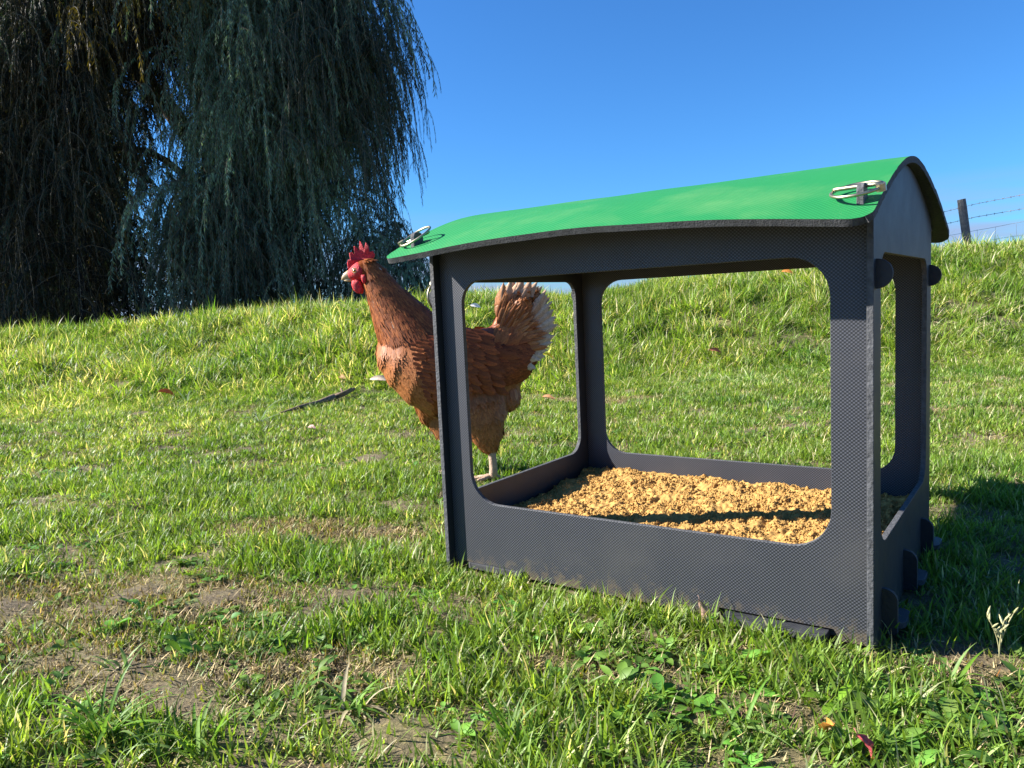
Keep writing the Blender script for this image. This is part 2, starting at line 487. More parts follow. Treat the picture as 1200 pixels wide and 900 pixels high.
# floor with its tabs
slab('floor_panel', [rrect(t_ + .001, Ln - t_ - .001, t_ + .001, Wd - t_ - .001, .002)], .008, ((0, 0, .006), EX, EY, EZ), [M_flat, M_cut], bath)
for x0, x1, fy in ((.468, .597, -.020), (.034, .146, -.004)):
    slab('floor_tab', [rrect(x0, x1, fy, t_ - .001, (.009, .009, .001, .001))], .0095, ((0, 0, .0062), EX, EY, EZ), [M_flat, M_cutdark], bath)
for yy in (.042, .207, .381):
    slab('floor_tab', [rrect(Ln - .001, Ln + .024, yy + .008, yy + .060, (.001, .012, .012, .001))], .008, ((0, 0, .012), EX, EY, EZ), [M_flat, M_cutdark], bath)
    slab('locking_tab', [rrect(Ln - .001, Ln + .0175, .004, .061, (.001, .004, .015, .001))], .007, ((0, yy, 0), EX, EZ, (0, -1, 0)), [M_tabdark, M_cutdark], bath)
    slab('locking_tab', [rrect(-.020, .001, .004, .064, (.004, .001, .001, .017))], .007, ((0, yy, 0), EX, EZ, (0, -1, 0)), [M_tabdark, M_cutdark], bath)
for yy in (t_ / 2, Wd - t_ / 2):
    slab('panel_tab', [rrect(Ln - .001, Ln + .0172, .425, .459, (.001, .0168, .0168, .001))], t_ - .0006, ((0, yy, 0), EX, EZ, (0, -1, 0)), [M_tabdark, M_cutdark], bath)
    slab('panel_tab', [rrect(-.019, .001, .425, .459, (.0168, .001, .001, .0168))], t_ - .0006, ((0, yy, 0), EX, EZ, (0, -1, 0)), [M_tabdark, M_cutdark], bath)
# roof sheet
def make_roof():
    nx, ny = 90, 96
    X0, X1, Y0, Y1, rr = -.031, .661, -.092, .556, .024
    verts = []; 
    def soft(n):
        u = np.linspace(0, 1, n); return .5 - .5 * np.cos(math.pi * u)
    us, vs = soft(nx), soft(ny)
    top = []
    for v in vs:
        for u in us:
            x = X0 + (X1 - X0) * u; y = Y0 + (Y1 - Y0) * v
            cx = min(max(x, X0 + rr), X1 - rr); cy = min(max(y, Y0 + rr), Y1 - rr)
            dx, dy = x - cx, y - cy
            if dx and dy:
                l = math.hypot(dx, dy); m_ = max(abs(dx), abs(dy))
                x = cx + dx * m_ / l; y = cy + dy * m_ / l
            x += (x / .66) * .010 * max(0, (y - YC)) / .32            # the sheet sits a little askew
            jag = .0006 * noise.noise((x * 130, y * 130, 3))
            z = roof_z(x, y)
            z += .0012 * noise.noise((x * 9, y * 9, 7)) 
            top.append(Vector((x + jag, y + jag, z)))
    def P(i, j): return top[j * nx + i]
    bot = []
    for j in range(ny):
        for i in range(nx):
            a = P(min(i + 1, nx - 1), j) - P(max(i - 1, 0), j); b = P(i, min(j + 1, ny - 1)) - P(i, max(j - 1, 0))
            nn = a.cross(b).normalized()
            bot.append(P(i, j) - nn * RT)
    verts = top + bot; n = nx * ny
    faces = []; mi = []
    for j in range(ny - 1):
        for i in range(nx - 1):
            a = j * nx + i
            faces.append((a, a + 1, a + nx + 1, a + nx)); mi.append(0)
            faces.append((n + a, n + a + nx, n + a + nx + 1, n + a + 1)); mi.append(1)
    ring = [i for i in range(nx)] + [j * nx + nx - 1 for j in range(1, ny)] + [(ny - 1) * nx + i for i in range(nx - 2, -1, -1)] + [j * nx for j in range(ny - 2, 0, -1)]
    for k in range(len(ring)):
        a, b = ring[k], ring[(k + 1) % len(ring)]
        faces.append((a, n + a, n + b, b)); mi.append(2)
    o = mesh_obj('roof_sheet', verts, faces, [M_green, M_under, M_cutdark], bath, midx=mi)
    sf = [m != 2 for m in mi]
    o.data.polygons.foreach_set('use_smooth', sf)
    return o
make_roof()
# tabs through the roof and the linch pins that hold it
def torus(verts, faces, c, e1, e2, r, rad, n=40, k=8):
    base = len(verts); e3 = e1.cross(e2)
    for i in range(n):
        a = 2 * math.pi * i / n; d = e1 * math.cos(a) + e2 * math.sin(a)
        for j in range(k):
            b = 2 * math.pi * j / k
            verts.append(c + d * (r + rad * math.cos(b)) + e3 * rad * math.sin(b))
    for i in range(n):
        for j in range(k):
            a = base + i * k + j; b = base + i * k + (j + 1) % k
            c_ = base + ((i + 1) % n) * k + (j + 1) % k; d_ = base + ((i + 1) % n) * k + j
            faces.append((a, b, c_, d_))
def linch_pin(c, e1, e2, r=.030):
    """e1 = the way the pin points, e2 = across, both in the ring's plane"""
    e1 = Vector(e1).normalized(); e2 = Vector(e2); e2 = (e2 - e1 * e2.dot(e1)).normalized(); e3 = e1.cross(e2)
    e = bpy.data.objects.new('linch_pin', None); COL.objects.link(e); e.parent = bath; e.location = c
    v = []; f = []; torus(v, f, Vector((0, 0, 0)), e1, e2, r, .0019)
    fix_normals(mesh_obj('ring', v, f, [M_metal], e, smooth=True))
    v = []; f = []
    tube(v, f, [-e1 * r * 1.02, -e1 * r * .7, -e1 * .1 * r, e1 * r * .85, e1 * r * .98], [.0024, .0024, .0024, .0024, .0013], 10)
    fix_normals(mesh_obj('pin', [p_ - e3 * .003 for p_ in v], f, [M_metal], e, smooth=True))
    v = []; f = []
    tube(v, f, [-e1 * r - e3 * .004 - e2 * .004, -e1 * r + e3 * .004 - e2 * .004], .0052, 10)
    fix_normals(mesh_obj('hinge_block', v, f, [M_metal], e, smooth=False))
    return e
for x0, y0, e1, e2, tilt in ((Ln - .006, -.045, (-1, .18, 0), (0.1, 1, .37), 0), (.004, -.045, (1, .1, .30), (0, 1, .62), 1)):
    z0 = roof_z(x0, y0)
    o = slab('roof_tab', [rrect(y0 - .011, y0 + .011, z0 - .012, z0 + .018, (.001, .001, .009, .009))], t_, ((x0, 0, 0), EY, EZ, EX), [M_tab, M_cut], bath)
    linch_pin((x0 - .006, y0 + .004, z0 + .0125), e1, e2, .0265)
for x0 in (.004, Ln - .006):
    z0 = roof_z(x0, .508)
    slab('roof_tab', [rrect(.497, .519, z0 - .012, z0 + .018, (.001, .001, .009, .009))], t_, ((x0, 0, 0), EY, EZ, EX), [M_tab, M_cut], bath)
linch_pin((-.0115, .012, .446), (0, .1, -1), (0, 1, 0), .021)

# ------------------------------------------------------------------ sand in the box
def sand_z(x, y):
    z = .071 + .004 * math.sin(x * 9 + 1) * math.cos(y * 11) + .006 * noise.noise((x * 16, y * 16, 0)) + .0065 * noise.noise((x * 42, y * 42, 2)) \
        + .0050 * noise.noise((x * 110, y * 110, 5)) + .0018 * noise.noise((x * 260, y * 260, 9))
    z += .008 * math.exp(-((y - .40) / .07) ** 2) * (1 if x > .09 else x / .09)
    z -= .020 * math.exp(-((x - .0) / .07) ** 2) * max(0, 1 - y / .4)
    return z
M_sand = mat_simple('damp_golden_sand', (.45, .262, .082), .95, nscale=170, namp=.22, bump=.5, bscale=700, spec=.15)
nx, ny = 330, 234
xs = np.linspace(t_ + .001, Ln - t_ - .001, nx); ys = np.linspace(t_ + .001, Wd - t_ - .001, ny)
v = [(x, y, sand_z(x, y)) for y in ys for x in xs]
n0 = len(v)
f = [(j * nx + i, j * nx + i + 1, (j + 1) * nx + i + 1, (j + 1) * nx + i) for j in range(ny - 1) for i in range(nx - 1)]
ringi = [i for i in range(nx)] + [j * nx + nx - 1 for j in range(1, ny)] + [(ny - 1) * nx + i for i in range(nx - 2, -1, -1)] + [j * nx for j in range(ny - 2, 0, -1)]
for k in ringi: v.append((v[k][0], v[k][1], .012))
for k in range(len(ringi)):
    k2 = (k + 1) % len(ringi)
    f.append((ringi[k], n0 + k, n0 + k2, ringi[k2]))
f.append(tuple(n0 + k for k in reversed(range(len(ringi)))))
sand = mesh_obj('sand', v, f, [M_sand], smooth=True)
tag(sand, 'damp golden crumbly sand filling the floor of the black rubber box', 'sand', kind='stuff')
def crumb_mesh(seed):
    bm = bmesh.new(); bmesh.ops.create_icosphere(bm, subdivisions=2, radius=1)
    for vv in bm.verts:
        q = 1 + .45 * noise.noise(vv.co * 1.6 + Vector((seed * 7, 0, 0))) + .2 * noise.noise(vv.co * 4 + Vector((0, seed * 7, 0)))
        vv.co *= q
    me = bpy.data.meshes.new('crumb'); bm.to_mesh(me); bm.free(); me.materials.append(M_sand)
    me.polygons.foreach_set('use_smooth', [True] * len(me.polygons))
    return me
nC = 42000
cx = rng.uniform(t_ + .004, Ln - t_ - .004, nC); cy = rng.uniform(t_ + .004, Wd - t_ - .004, nC)
keep = np.array([noise.noise((x * 26, y * 26, 11)) + .35 > rng.uniform(0, .55) for x, y in zip(cx, cy)])
cx, cy = cx[keep], cy[keep]; nC = len(cx)
cs = rng.gamma(1.8, .00032, nC) + .0006
cs = np.minimum(cs, .0032)
cz = np.array([sand_z(x, y) for x, y in zip(cx, cy)]) + cs * .45
cr = scatter('sand_crumbs', [crumb_mesh(i) for i in range(6)], np.stack([cx, cy, cz], 1), rng.uniform(0, 6.28, (nC, 3)),
        np.stack([cs, cs, cs * .8], 1), rng.integers(0, 6, nC), np.ones((nC, 3)), parent=sand)
tag(cr, kind='stuff')

# ------------------------------------------------------------------ grass
def tuft_mesh(name, nb, h, w, lean, spread, droop=.5, dry=0., seed=0, seg=4, mat=None, fold=0.):
    rr = np.random.default_rng(seed)
    v = []; f = []; c = []
    for b in range(nb):
        az = rr.uniform(0, 2 * math.pi); ln = h * rr.uniform(.45, 1.15); ww = w * rr.uniform(.6, 1.25)
        le = abs(rr.normal(lean, lean * .5)); dr = droop * rr.uniform(.3, 1.6)
        bx, by = rr.normal(0, spread, 2)
        d = np.array([math.cos(az), math.sin(az)]); pr = np.array([-d[1], d[0]])
        tw = rr.uniform(-.8, .8)
        g = rr.uniform(.72, 1.25); isdry = rr.random() < dry
        base = len(v)
        th = le; px, pz = 0., -.004
        step = ln / seg
        for i in range(seg + 1):
            k = i / seg
            wd = ww * (1 - k ** 2.2) * (.75 + .5 * math.sin(math.pi * min(1, k * 1.2))) * .5
            q = pr * math.cos(tw * k) * wd
            zz = math.sin(tw * k) * wd
            mid = np.array([bx, by]) + d * px
            if i < seg:
                v.append((mid[0] - q[0], mid[1] - q[1], pz - zz)); v.append((mid[0] + q[0], mid[1] + q[1], pz + zz))
            else:
                v.append((mid[0], mid[1], pz))
            col = (g * 1.02, g, g * .9) if not isdry else (3.0 * g, 1.75 * g, 6.0 * g)
            for _ in range(2 if i < seg else 1): c.append((*col, 1))
            px += step * math.sin(th); pz += step * math.cos(th)
            th = min(th + dr * (.2 + k) * 2.2 / seg, 2.4)
        for i in range(seg - 1):
            a = base + 2 * i; f.append((a, a + 1, a + 3, a + 2))
        a = base + 2 * (seg - 1); f.append((a, a + 1, a + 2))
    me = bpy.data.meshes.new(name); me.from_pydata(v, [], f)
    at = me.color_attributes.new('tone', 'FLOAT_COLOR', 'POINT'); at.data.foreach_set('color', np.array(c, dtype=np.float32).ravel())
    me.materials.append(mat or M_grass)
    me.polygons.foreach_set('use_smooth', [True] * len(me.polygons)); me.update()
    return me

def field(n, d0, d1, pad=.35, k=.78):
    D = np.sqrt(rng.uniform(d0 * d0, d1 * d1, n)); s = rng.uniform(-1, 1, n) * (k * D + pad)
    return CP.x + D * FH.x + s * RH.x, CP.y + D * FH.y + s * RH.y, D, s
def in_box(x, y, m=.004):
    return (x > -m) & (x < Ln + m) & (y > -s_ - m) & (y < Wd + s_ + m)
def vnoise(x, y, sc, off=0):
    return np.array([noise.noise((a * sc, b * sc, off)) for a, b in zip(x, y)])
def tints(x, y, D, bright=1.0):
    n1 = vnoise(x, y, 1.7, 3); n2 = vnoise(x, y, 7, 8); r = rng.uniform(-1, 1, len(x))
    yel = np.clip(.5 + .55 * n1 + .35 * n2 + .22 * r, 0, 1)[:, None]
    a = np.array([.078, .166, .022]); b = np.array([.205, .290, .052])
    c = a * (1 - yel) + b * yel
    return c * (bright * (1 + .28 * rng.normal(0, 1, len(x))))[:, None].clip(.45, 1.8)

short = [tuft_mesh('tuft', 10, .034, .0024, .55, .008, .7, .10, i) for i in range(14)]
mown = [tuft_mesh('tuft', 12, .036, .0036, .55, .012, .6, .12, 20 + i) for i in range(12)]
longg = [tuft_mesh('tuft', 13, .125, .0054, .60, .018, .95, .17, 60 + i, seg=5) for i in range(14)]
def lay(name, protos, n, d0, d1, smin, smax, base_scale, bright, patchy, label, lean=0.22):
    x, y, D, s = field(n, d0, d1)
    bz = bare(x, y); cl = vnoise(x, y, 5.5, 21)
    if name == 'lawn_grass':                            # thicker unmown fringe against the foot of the box
        ex = rng.uniform(-.03, .44, 330); ey = rng.uniform(-.075, -.022, 330)
        x = np.append(x, ex); y = np.append(y, ey); D, s = ds(x, y); bz = bare(x, y); cl = vnoise(x, y, 5.5, 21)
    ok = ~in_box(x, y) & (rng.random(len(x)) > bz * patchy) & (rng.random(len(x)) < .82 + .9 * cl)
    x, y, D, bz, cl = x[ok], y[ok], D[ok], bz[ok], cl[ok]
    hh = (1 - .55 * bz) * (1 + .75 * cl) * rng.uniform(smin, smax, len(x)) * base_scale
    z = ground_z(x, y)
    if 'bank' in name:
        hh = hh * (.40 + .60 * sm((D - 3.75 - .3 * cl) / .9))
        rot_b = .9 * vnoise(x, y, 1.3, 50); rot_c = .9 * vnoise(x, y, 1.3, 60); hh = hh * (1 + .5 * vnoise(x, y, 1.1, 66))
    rot = np.stack([rng.normal(0, lean, len(x)), rng.normal(0, lean, len(x)), rng.uniform(0, 6.28, len(x))], 1)
    if 'bank' in name: rot[:, 0] += rot_b; rot[:, 1] += rot_c; rot[:, 2] *= .35
    o = scatter(name, protos, np.stack([x, y, z], 1), rot, np.stack([hh ** .5, hh ** .5, hh], 1), rng.integers(0, len(protos), len(x)), tints(x, y, D, bright))
    tag(o, label, 'grass', kind='stuff')
    return o
lay('lawn_grass', short, 30000, .30, 2.1, .5, 1.4, .92, 1.16, .80, 'short patchy green lawn grass around the black box in the foreground')
lay('mown_grass', mown, 44000, 2.1, 4.5, .6, 1.25, .85, 1.1, .6, 'mown bright green turf between the black box and the foot of the bank')
lay('bank_grass', longg, 36000, 3.7, 7.4, .5, 1.3, 1.0, 1.22, .3, 'long leaning bright grass on the bank behind the box', .25)

# dry thatch lying on the bare earth
x, y, D, s = field(230000, .3, 3.8)
bz = bare(x, y)
ok = ~in_box(x, y) & (rng.random(len(x)) < bz * 1.3 + .14 + .25 * vnoise(x, y, 4, 33))
x, y = x[ok], y[ok]; n = len(x)
lit = [tuft_mesh('straw', 8, .020, .0017, 1.48, .013, .08, 0, 80 + i, seg=2, mat=M_litter) for i in range(6)]
tn = np.array([.44, .35, .20]) * rng.uniform(.2, 1.35, (n, 1)) * np.array([1, 1, 1]) + rng.normal(0, .01, (n, 3))
o = scatter('dry_thatch', lit, np.stack([x, y, ground_z(x, y) + .003], 1), np.stack([rng.normal(0, .1, n), rng.normal(0, .1, n), rng.uniform(0, 6.28, n)], 1),
            rng.uniform(.5, 1.25, (n, 1)) * np.ones((1, 3)), rng.integers(0, 6, n), tn.clip(.02, .6))
tag(o, 'dry brown thatch and dead blades lying on the bare patches of lawn', 'dry grass', kind='stuff')

# crumbs of earth on the bare patches
x, y, D, s = field(52000, .3, 2.6)
bz = bare(x, y); ok = ~in_box(x, y) & (rng.random(len(x)) < bz * .9)
x, y = x[ok], y[ok]; n = len(x)
M_crumb = mat_leafy('earth_crumb', .95, 0, .1)
def soil_mesh(seed):
    me = crumb_mesh(seed); me.name = 'earth_crumb'; me.materials.clear(); me.materials.append(M_crumb)
    a = me.color_attributes.new('tone', 'FLOAT_COLOR', 'POINT'); a.data.foreach_set('color', np.ones(4 * len(me.vertices), dtype=np.float32))
    return me
es = (rng.gamma(2, .0008, n) + .0006).clip(0, .006)[:, None]
o = scatter('earth_crumbs', [soil_mesh(30 + i) for i in range(4)], np.stack([x, y, ground_z(x, y) + .001], 1), rng.uniform(0, 6.28, (n, 3)),
            es * np.array([[1, 1, .7]]), rng.integers(0, 4, n), (np.array([.125, .09, .052]) * rng.uniform(.4, 1.5, (n, 1))).clip(.01, .4))
tag(o, 'loose brown crumbs of earth on the worn patches of lawn', 'earth', kind='stuff')

# moss and seedling grass in the worn earth
x, y, D, s = field(60000, .3, 3.2)
bz = bare(x, y); mo = vnoise(x, y, 6, 70) + .6 * vnoise(x, y, 21, 71)
ok = ~in_box(x, y) & (rng.random(len(x)) < (bz * .8 + .08) * np.clip(.7 + 1.6 * mo, .15, 1))
x, y = x[ok], y[ok]; n = len(x)
mossm = [tuft_mesh('moss', 12, .010, .0019, .7, .007, .5, .05, 140 + i, seg=2) for i in range(8)]
tm = np.array([.17, .195, .030]) * rng.uniform(.5, 1.4, (n, 1)) * (1 + rng.normal(0, .12, (n, 3)))
o = scatter('moss', mossm, np.stack([x, y, ground_z(x, y) + .002], 1), np.stack([rng.normal(0, .2, n), rng.normal(0, .2, n), rng.uniform(0, 6.28, n)], 1),
            rng.uniform(.5, 1.6, (n, 1)) * np.ones((1, 3)), rng.integers(0, 8, n), tm.clip(.01, .5))
tag(o, 'yellow green moss and seedlings creeping over the worn earth', 'moss', kind='stuff')

# low broad-leaved weeds (clover, plantain seedlings) as ground cover
def leaf_geo(v, f, c, org, az, ln, wd, elev, curl, tone, rr, cup=.25, serr=0.):
    """one broad leaf: stalk then an oval blade, three columns wide"""
    d = Vector((math.cos(az), math.sin(az), 0)); pr = Vector((-d.y, d.x, 0))
    base = len(v); seg = 6; p = Vector(org); th = elev
    for i in range(seg + 1):
        k = i / seg
        if k < .25: w = wd * .08
        else: w = wd * .5 * math.sin(math.pi * ((k - .2) / .8) ** .85) ** .8 if k < 1 else 0.0001
        w *= 1 + serr * (1 if i % 2 else -1)
        nrm = Vector((-d.x * math.sin(th), -d.y * math.sin(th), math.cos(th)))
        for q in (-1, 0, 1):
            v.append(p + pr * w * q + nrm * (abs(q) * w * cup))
            tt = tone * (1.12 if q == 0 else 1)
            c.append((tt, tt, tt, 1))
        p = p + (d * math.cos(th) + Vector((0, 0, 1)) * math.sin(th)) * (ln / seg)
        th -= curl / seg
    for i in range(seg):
        for q in (0, 1):
            a = base + i * 3 + q; f.append((a, a + 1, a + 4, a + 3))
def rosette(name, n, ln, wd, seed, mat=M_weed, elev=(.1, .8)):
    rr = random.Random(seed); v = []; f = []; c = []
    for i in range(n):
        leaf_geo(v, f, c, (rr.gauss(0, .002), rr.gauss(0, .002), 0), i * 2.4 + rr.uniform(-.4, .4), ln * rr.uniform(.6, 1.2), wd * rr.uniform(.7, 1.2),
                 rr.uniform(*elev), rr.uniform(.3, 1.2), rr.uniform(.75, 1.25), rr)
    me = bpy.data.meshes.new(name); me.from_pydata([tuple(p) for p in v], [], f)
    at = me.color_attributes.new('tone', 'FLOAT_COLOR', 'POINT'); at.data.foreach_set('color', np.array(c, dtype=np.float32).ravel())
    me.materials.append(mat); me.polygons.foreach_set('use_smooth', [True] * len(me.polygons)); me.update()
    return me
clov = [rosette('leafy_weed', random.Random(i).randint(4, 8), .020, .010, 100 + i) for i in range(8)]
x, y, D, s = field(26000, .3, 2.6)
c1 = vnoise(x, y, 3.2, 40)
# heaviest right of the box's front corner and on the worn left foreground
wgt = .10 + .85 * np.exp(-(((x - .72) / .28) ** 2 + ((y + .12) / .16) ** 2)) + .45 * np.exp(-(((x + .15) / .4) ** 2 + ((y + .42) / .2) ** 2)) + .35 * np.exp(-(((x - .45) / .2) ** 2 + ((y + .22) / .1) ** 2))
ok = ~in_box(x, y, .012) & (rng.random(len(x)) < wgt * (.55 + 1.1 * c1)) & (bare(x, y) < rng.uniform(.5, 1.1, len(x)))
x, y = x[ok], y[ok]; n = len(x)
ws = rng.uniform(.45, 1.35, (n, 1))
tw = np.array([.100, .200, .030]) * rng.uniform(.6, 1.5, (n, 1)) * (1 + rng.normal(0, .10, (n, 3)))
o = scatter('ground_weeds', clov, np.stack([x, y, ground_z(x, y) + .002], 1), np.stack([rng.normal(0, .2, n), rng.normal(0, .2, n), rng.uniform(0, 6.28, n)], 1),
            ws * np.ones((1, 3)), rng.integers(0, 8, n), tw.clip(.01, .5))
tag(o, 'small broad leaved weeds and clover growing through the lawn', 'weeds', kind='stuff')
# ------------------------------------------------------------------ single plants and fallen things on the lawn
def gz(x, y): return float(ground_z(x, y))
M_blade = mat_tone('broad_grass_blade', .5, .25, .22, 150, trans=.45)
M_fallen = mat_tone('fallen_leaf', .6, .3, .35, 260, trans=.25)
def blade_geo(v, f, c, org, az, ln, wd, th0, bend, col, seg=8):
    d = Vector((math.cos(az), math.sin(az), 0)); pr = Vector((-d.y, d.x, 0)); base = len(v); p = Vector(org); th = th0
    for i in range(seg + 1):
        k = i / seg; w = wd * .5 * (1 - k ** 2.5) * (.7 + .5 * math.sin(math.pi * min(1, k * 1.1))) + .00005
        nrm = Vector((-math.sin(th) * d.x, -math.sin(th) * d.y, math.cos(th)))
        v += [p - pr * w + nrm * w * .35, p.copy(), p + pr * w + nrm * w * .35]
        for q in (0, 1, 0): c.append((*[cc * (1.25 if q else 1) for cc in col], 1))
        p = p + (d * math.cos(th) + Vector((0, 0, 1)) * math.sin(th)) * (ln / seg)
        th -= bend / seg * (.4 + 1.2 * k)
        if p.z < .004: p.z = .004; th = max(th, -.02)
    for i in range(seg):
        for q in (0, 1):
            a = base + i * 3 + q; f.append((a, a + 1, a + 4, a + 3))
def broad_tuft(x, y, label, nb, ln, wd, seed, cols, group=None, el=(.5, 1.35), bend=(.8, 2.2), name='grass_tuft'):
    rr = random.Random(seed)
    r_ = root(name, label, 'grass tuft', (x, y, gz(x, y)), 0, group)
    for i in range(nb):
        v = []; f = []; c = []
        k = cols[rr.randrange(len(cols))]; g = rr.uniform(.75, 1.3)
        blade_geo(v, f, c, (rr.gauss(0, .005), rr.gauss(0, .005), -.004), rr.uniform(0, 6.28), ln * .8 * rr.uniform(.5, 1.15), wd * .75 * rr.uniform(.6, 1.2), rr.uniform(*el), rr.uniform(*bend), [q * g for q in k])
        mesh_obj('blade', v, f, [M_blade], r_, smooth=True, col=c)
    return r_
G1, G2, G3, GD = (.14, .27, .025), (.19, .29, .08), (.10, .21, .025), (.42, .35, .22)
broad_tuft(.008, -.585, 'coarse broad bladed green tuft at the bottom left corner of the photo', 26, .125, .0062, 1, [G1, G1, G2, G3])
broad_tuft(.115, -.545, 'low sprawling coarse tuft just right of the bottom left corner tuft', 16, .105, .0055, 2, [G1, G2, G3])
broad_tuft(-.125, -.500, 'small stubby tuft with a few pale blades on the worn earth at left', 9, .060, .0060, 3, [G1, G2, G2, GD])
broad_tuft(-.74, -.215, 'flattened grey green tuft beside the bare patch at the left edge', 22, .115, .0042, 4, [G2, (.22, .27, .17), G2, GD], el=(.15, .8), bend=(.3, 1.2))
broad_tuft(.195, -.415, 'dark green coarse tuft with withered blades left of the bottom centre', 20, .10, .0060, 5, [G3, G2, GD, G1], el=(.25, 1.1))
broad_tuft(.385, -.375, 'upright bright tuft at the bottom centre of the photo', 30, .075, .0045, 6, [G1, G1, G2], el=(.8, 1.5), bend=(.3, 1.4))
broad_tuft(.235, -.27, 'splayed coarse tuft left of the worn patch in front of the box', 14, .075, .0050, 7, [G2, G1, GD], el=(.15, .9))
broad_tuft(.345, -.085, 'pale star shaped tuft close under the front panel of the box', 16, .058, .0036, 8, [(.24, .30, .10), G1, (.22, .27, .13)], el=(.6, 1.4), bend=(.2, 1.0))
broad_tuft(.56, -.235, 'broad dark green blades low in the foreground below the front right post', 12, .085, .0068, 9, [G3, G1, G2], el=(.2, 1.1))
broad_tuft(.735, -.055, 'tall loose blades beside the right corner of the box', 12, .085, .0050, 10, [G1, G2], el=(.5, 1.4), bend=(.5, 1.6))
for k, (x, y, sd, lb) in enumerate(((-1.86, 1.02, 31, 'silvery tangled tuft at the foot of the bank left of the fallen stick'),
                                    (-2.9, 1.35, 32, 'tangled grey green tuft at the foot of the bank near the left edge'))):
    broad_tuft(x, y, lb, 26, .22, .007, sd, [G2, (.25, .30, .2), G1], el=(.3, 1.2), bend=(.8, 2))
def weed(x, y, label, n, ln, wd, seed, col, el=(.1, .8), name='leafy_weed'):
    rr = random.Random(seed)
    r_ = root(name, label, 'weed', (x, y, gz(x, y)), 0)
    for i in range(int(n * 1.6)):
        v = []; f = []; c = []
        leaf_geo(v, f, c, (rr.gauss(0, .002), rr.gauss(0, .002), .001), i * 2.4 + rr.uniform(-.4, .4), ln * .62 * rr.uniform(.6, 1.15), wd * .62 * rr.uniform(.8, 1.2), rr.uniform(*el), rr.uniform(.3, 1.3), rr.uniform(.8, 1.25), rr, serr=.06)
        c = [(a * col[0] * 1.3, b * col[1] * 1.2, d * col[2] * .8, 1) for a, b, d, _ in c]
        mesh_obj('leaf', v, f, [M_blade], r_, smooth=True, col=c)
    return r_
WG = (.15, .30, .04)
weed(.640, -.150, 'wide leaved green plantain in front of the box at its right corner', 8, .058, .022, 51, WG)
weed(.700, -.190, 'broad leaved weed in the bottom right of the photo beside the red leaf', 9, .050, .022, 52, (.12, .23, .06))
weed(.585, -.205, 'round leaved weed left of the curled orange leaf', 8, .040, .020, 53, (.10, .20, .06))
weed(.735, -.125, 'pale leafed weed at the right, on the sunlit edge of the box shadow', 8, .045, .020, 54, (.15, .24, .08))
weed(.52, -.15, 'bright green rosette under the right half of the front panel', 9, .040, .013, 55, (.11, .24, .03))
weed(-.27, -.315, 'grey leaved low weed in the middle of the worn earth at left', 9, .048, .022, 56, (.17, .24, .13), (.0, .35))
weed(-.10, -.30, 'round leaved mallow weed right of the worn earth patch', 10, .045, .026, 57, (.13, .22, .08), (.1, .6))
weed(-.02, -.335, 'small green seedling cluster left of the withered coarse tuft', 9, .035, .020, 58, (.11, .21, .05), (.2, .9))
weed(.21, -.20, 'long leaved yellow green weed left of the box front', 7, .060, .012, 59, (.17, .27, .03), (.1, .7))
weed(.46, -.30, 'lush leafy weed at the bottom edge right of centre', 12, .040, .016, 60, (.09, .20, .03), (.3, 1.1))
weed(.66, -.235, 'leafy clump at the very bottom edge under the orange leaf', 11, .042, .018, 61, (.10, .20, .04), (.3, 1.1))

def fallen(x, y, z, label, ln, wd, az, tilt, cols, roll=0., cup=.5, name='fallen_leaf'):
    """a dropped leaf: an oval curled sheet of real thickness"""
    nu, nvv = 12, 6; v = []; f = []; c = []
    for side in (0, 1):
        for i in range(nu + 1):
            u = i / nu
            w = wd * .5 * math.sin(math.pi * (.04 + .95 * u) ** .9) ** .75
            for j in range(nvv + 1):
                q = (j / nvv - .5) * 2
                zz = cup * w * q * q + .12 * ln * math.sin(u * 3.2) + .001 * math.sin(u * 17 + q * 5)
                v.append(Vector(((u - .5) * ln, q * w * (1 - .2 * cup), zz - side * .0005)))
                k = cols[0] if abs(q) > .25 else cols[1]
                s = 1 + .25 * noise.noise((u * 6, q * 3, x * 50))
                c.append((k[0] * s, k[1] * s, k[2] * s, 1))
    n = (nu + 1) * (nvv + 1)
    for i in range(nu):
        for j in range(nvv):
            a = i * (nvv + 1) + j
            f.append((a, a + nvv + 1, a + nvv + 2, a + 1)); f.append((n + a, n + a + 1, n + a + nvv + 2, n + a + nvv + 1))
    tube(v, f, [(-.5 * ln, 0, 0), (-.62 * ln, 0, .02 * ln), (-.75 * ln, .03 * ln, .0)], .0005, 5)
    c += [(*cols[1], 1)] * (len(v) - len(c))
    o = mesh_obj(name, v, f, [M_fallen], smooth=True, col=c)
    o.matrix_world = Matrix.Translation((x, y, gz(x, y) + z)) @ Matrix.Rotation(az, 4, 'Z') @ Matrix.Rotation(tilt, 4, 'Y') @ Matrix.Rotation(roll, 4, 'X')
    tag(o, label, 'leaf')
    return o
fallen(.683, -.243, .018, 'dark pink fallen leaf standing on end at the bottom right of the photo', .028, .0135, R(30), R(62), [(.50, .09, .10), (.62, .22, .2)], R(20), .5)
fallen(.650, -.228, .016, 'curled orange dead leaf just behind the dark pink leaf', .030, .012, R(120), R(50), [(.60, .26, .05), (.42, .19, .05)], R(-30), 1.2)
fallen(.447, -.035, .026, 'pale brown dead leaf leaning against the front panel of the box', .030, .012, R(80), R(78), [(.42, .27, .21), (.50, .34, .26)], 0, .4)
fallen(-2.12, 2.00, .045, 'pale pinkish dead leaf on the grass beside the breast of the hen', .13, .035, R(25), R(5), [(.62, .48, .36), (.7, .56, .42)], R(50), .4)
fallen(-2.36, 1.95, .04, 'small brown dead leaf left of the pale pinkish leaf', .07, .03, R(-10), R(10), [(.40, .24, .10), (.35, .2, .1)], R(45), .6)
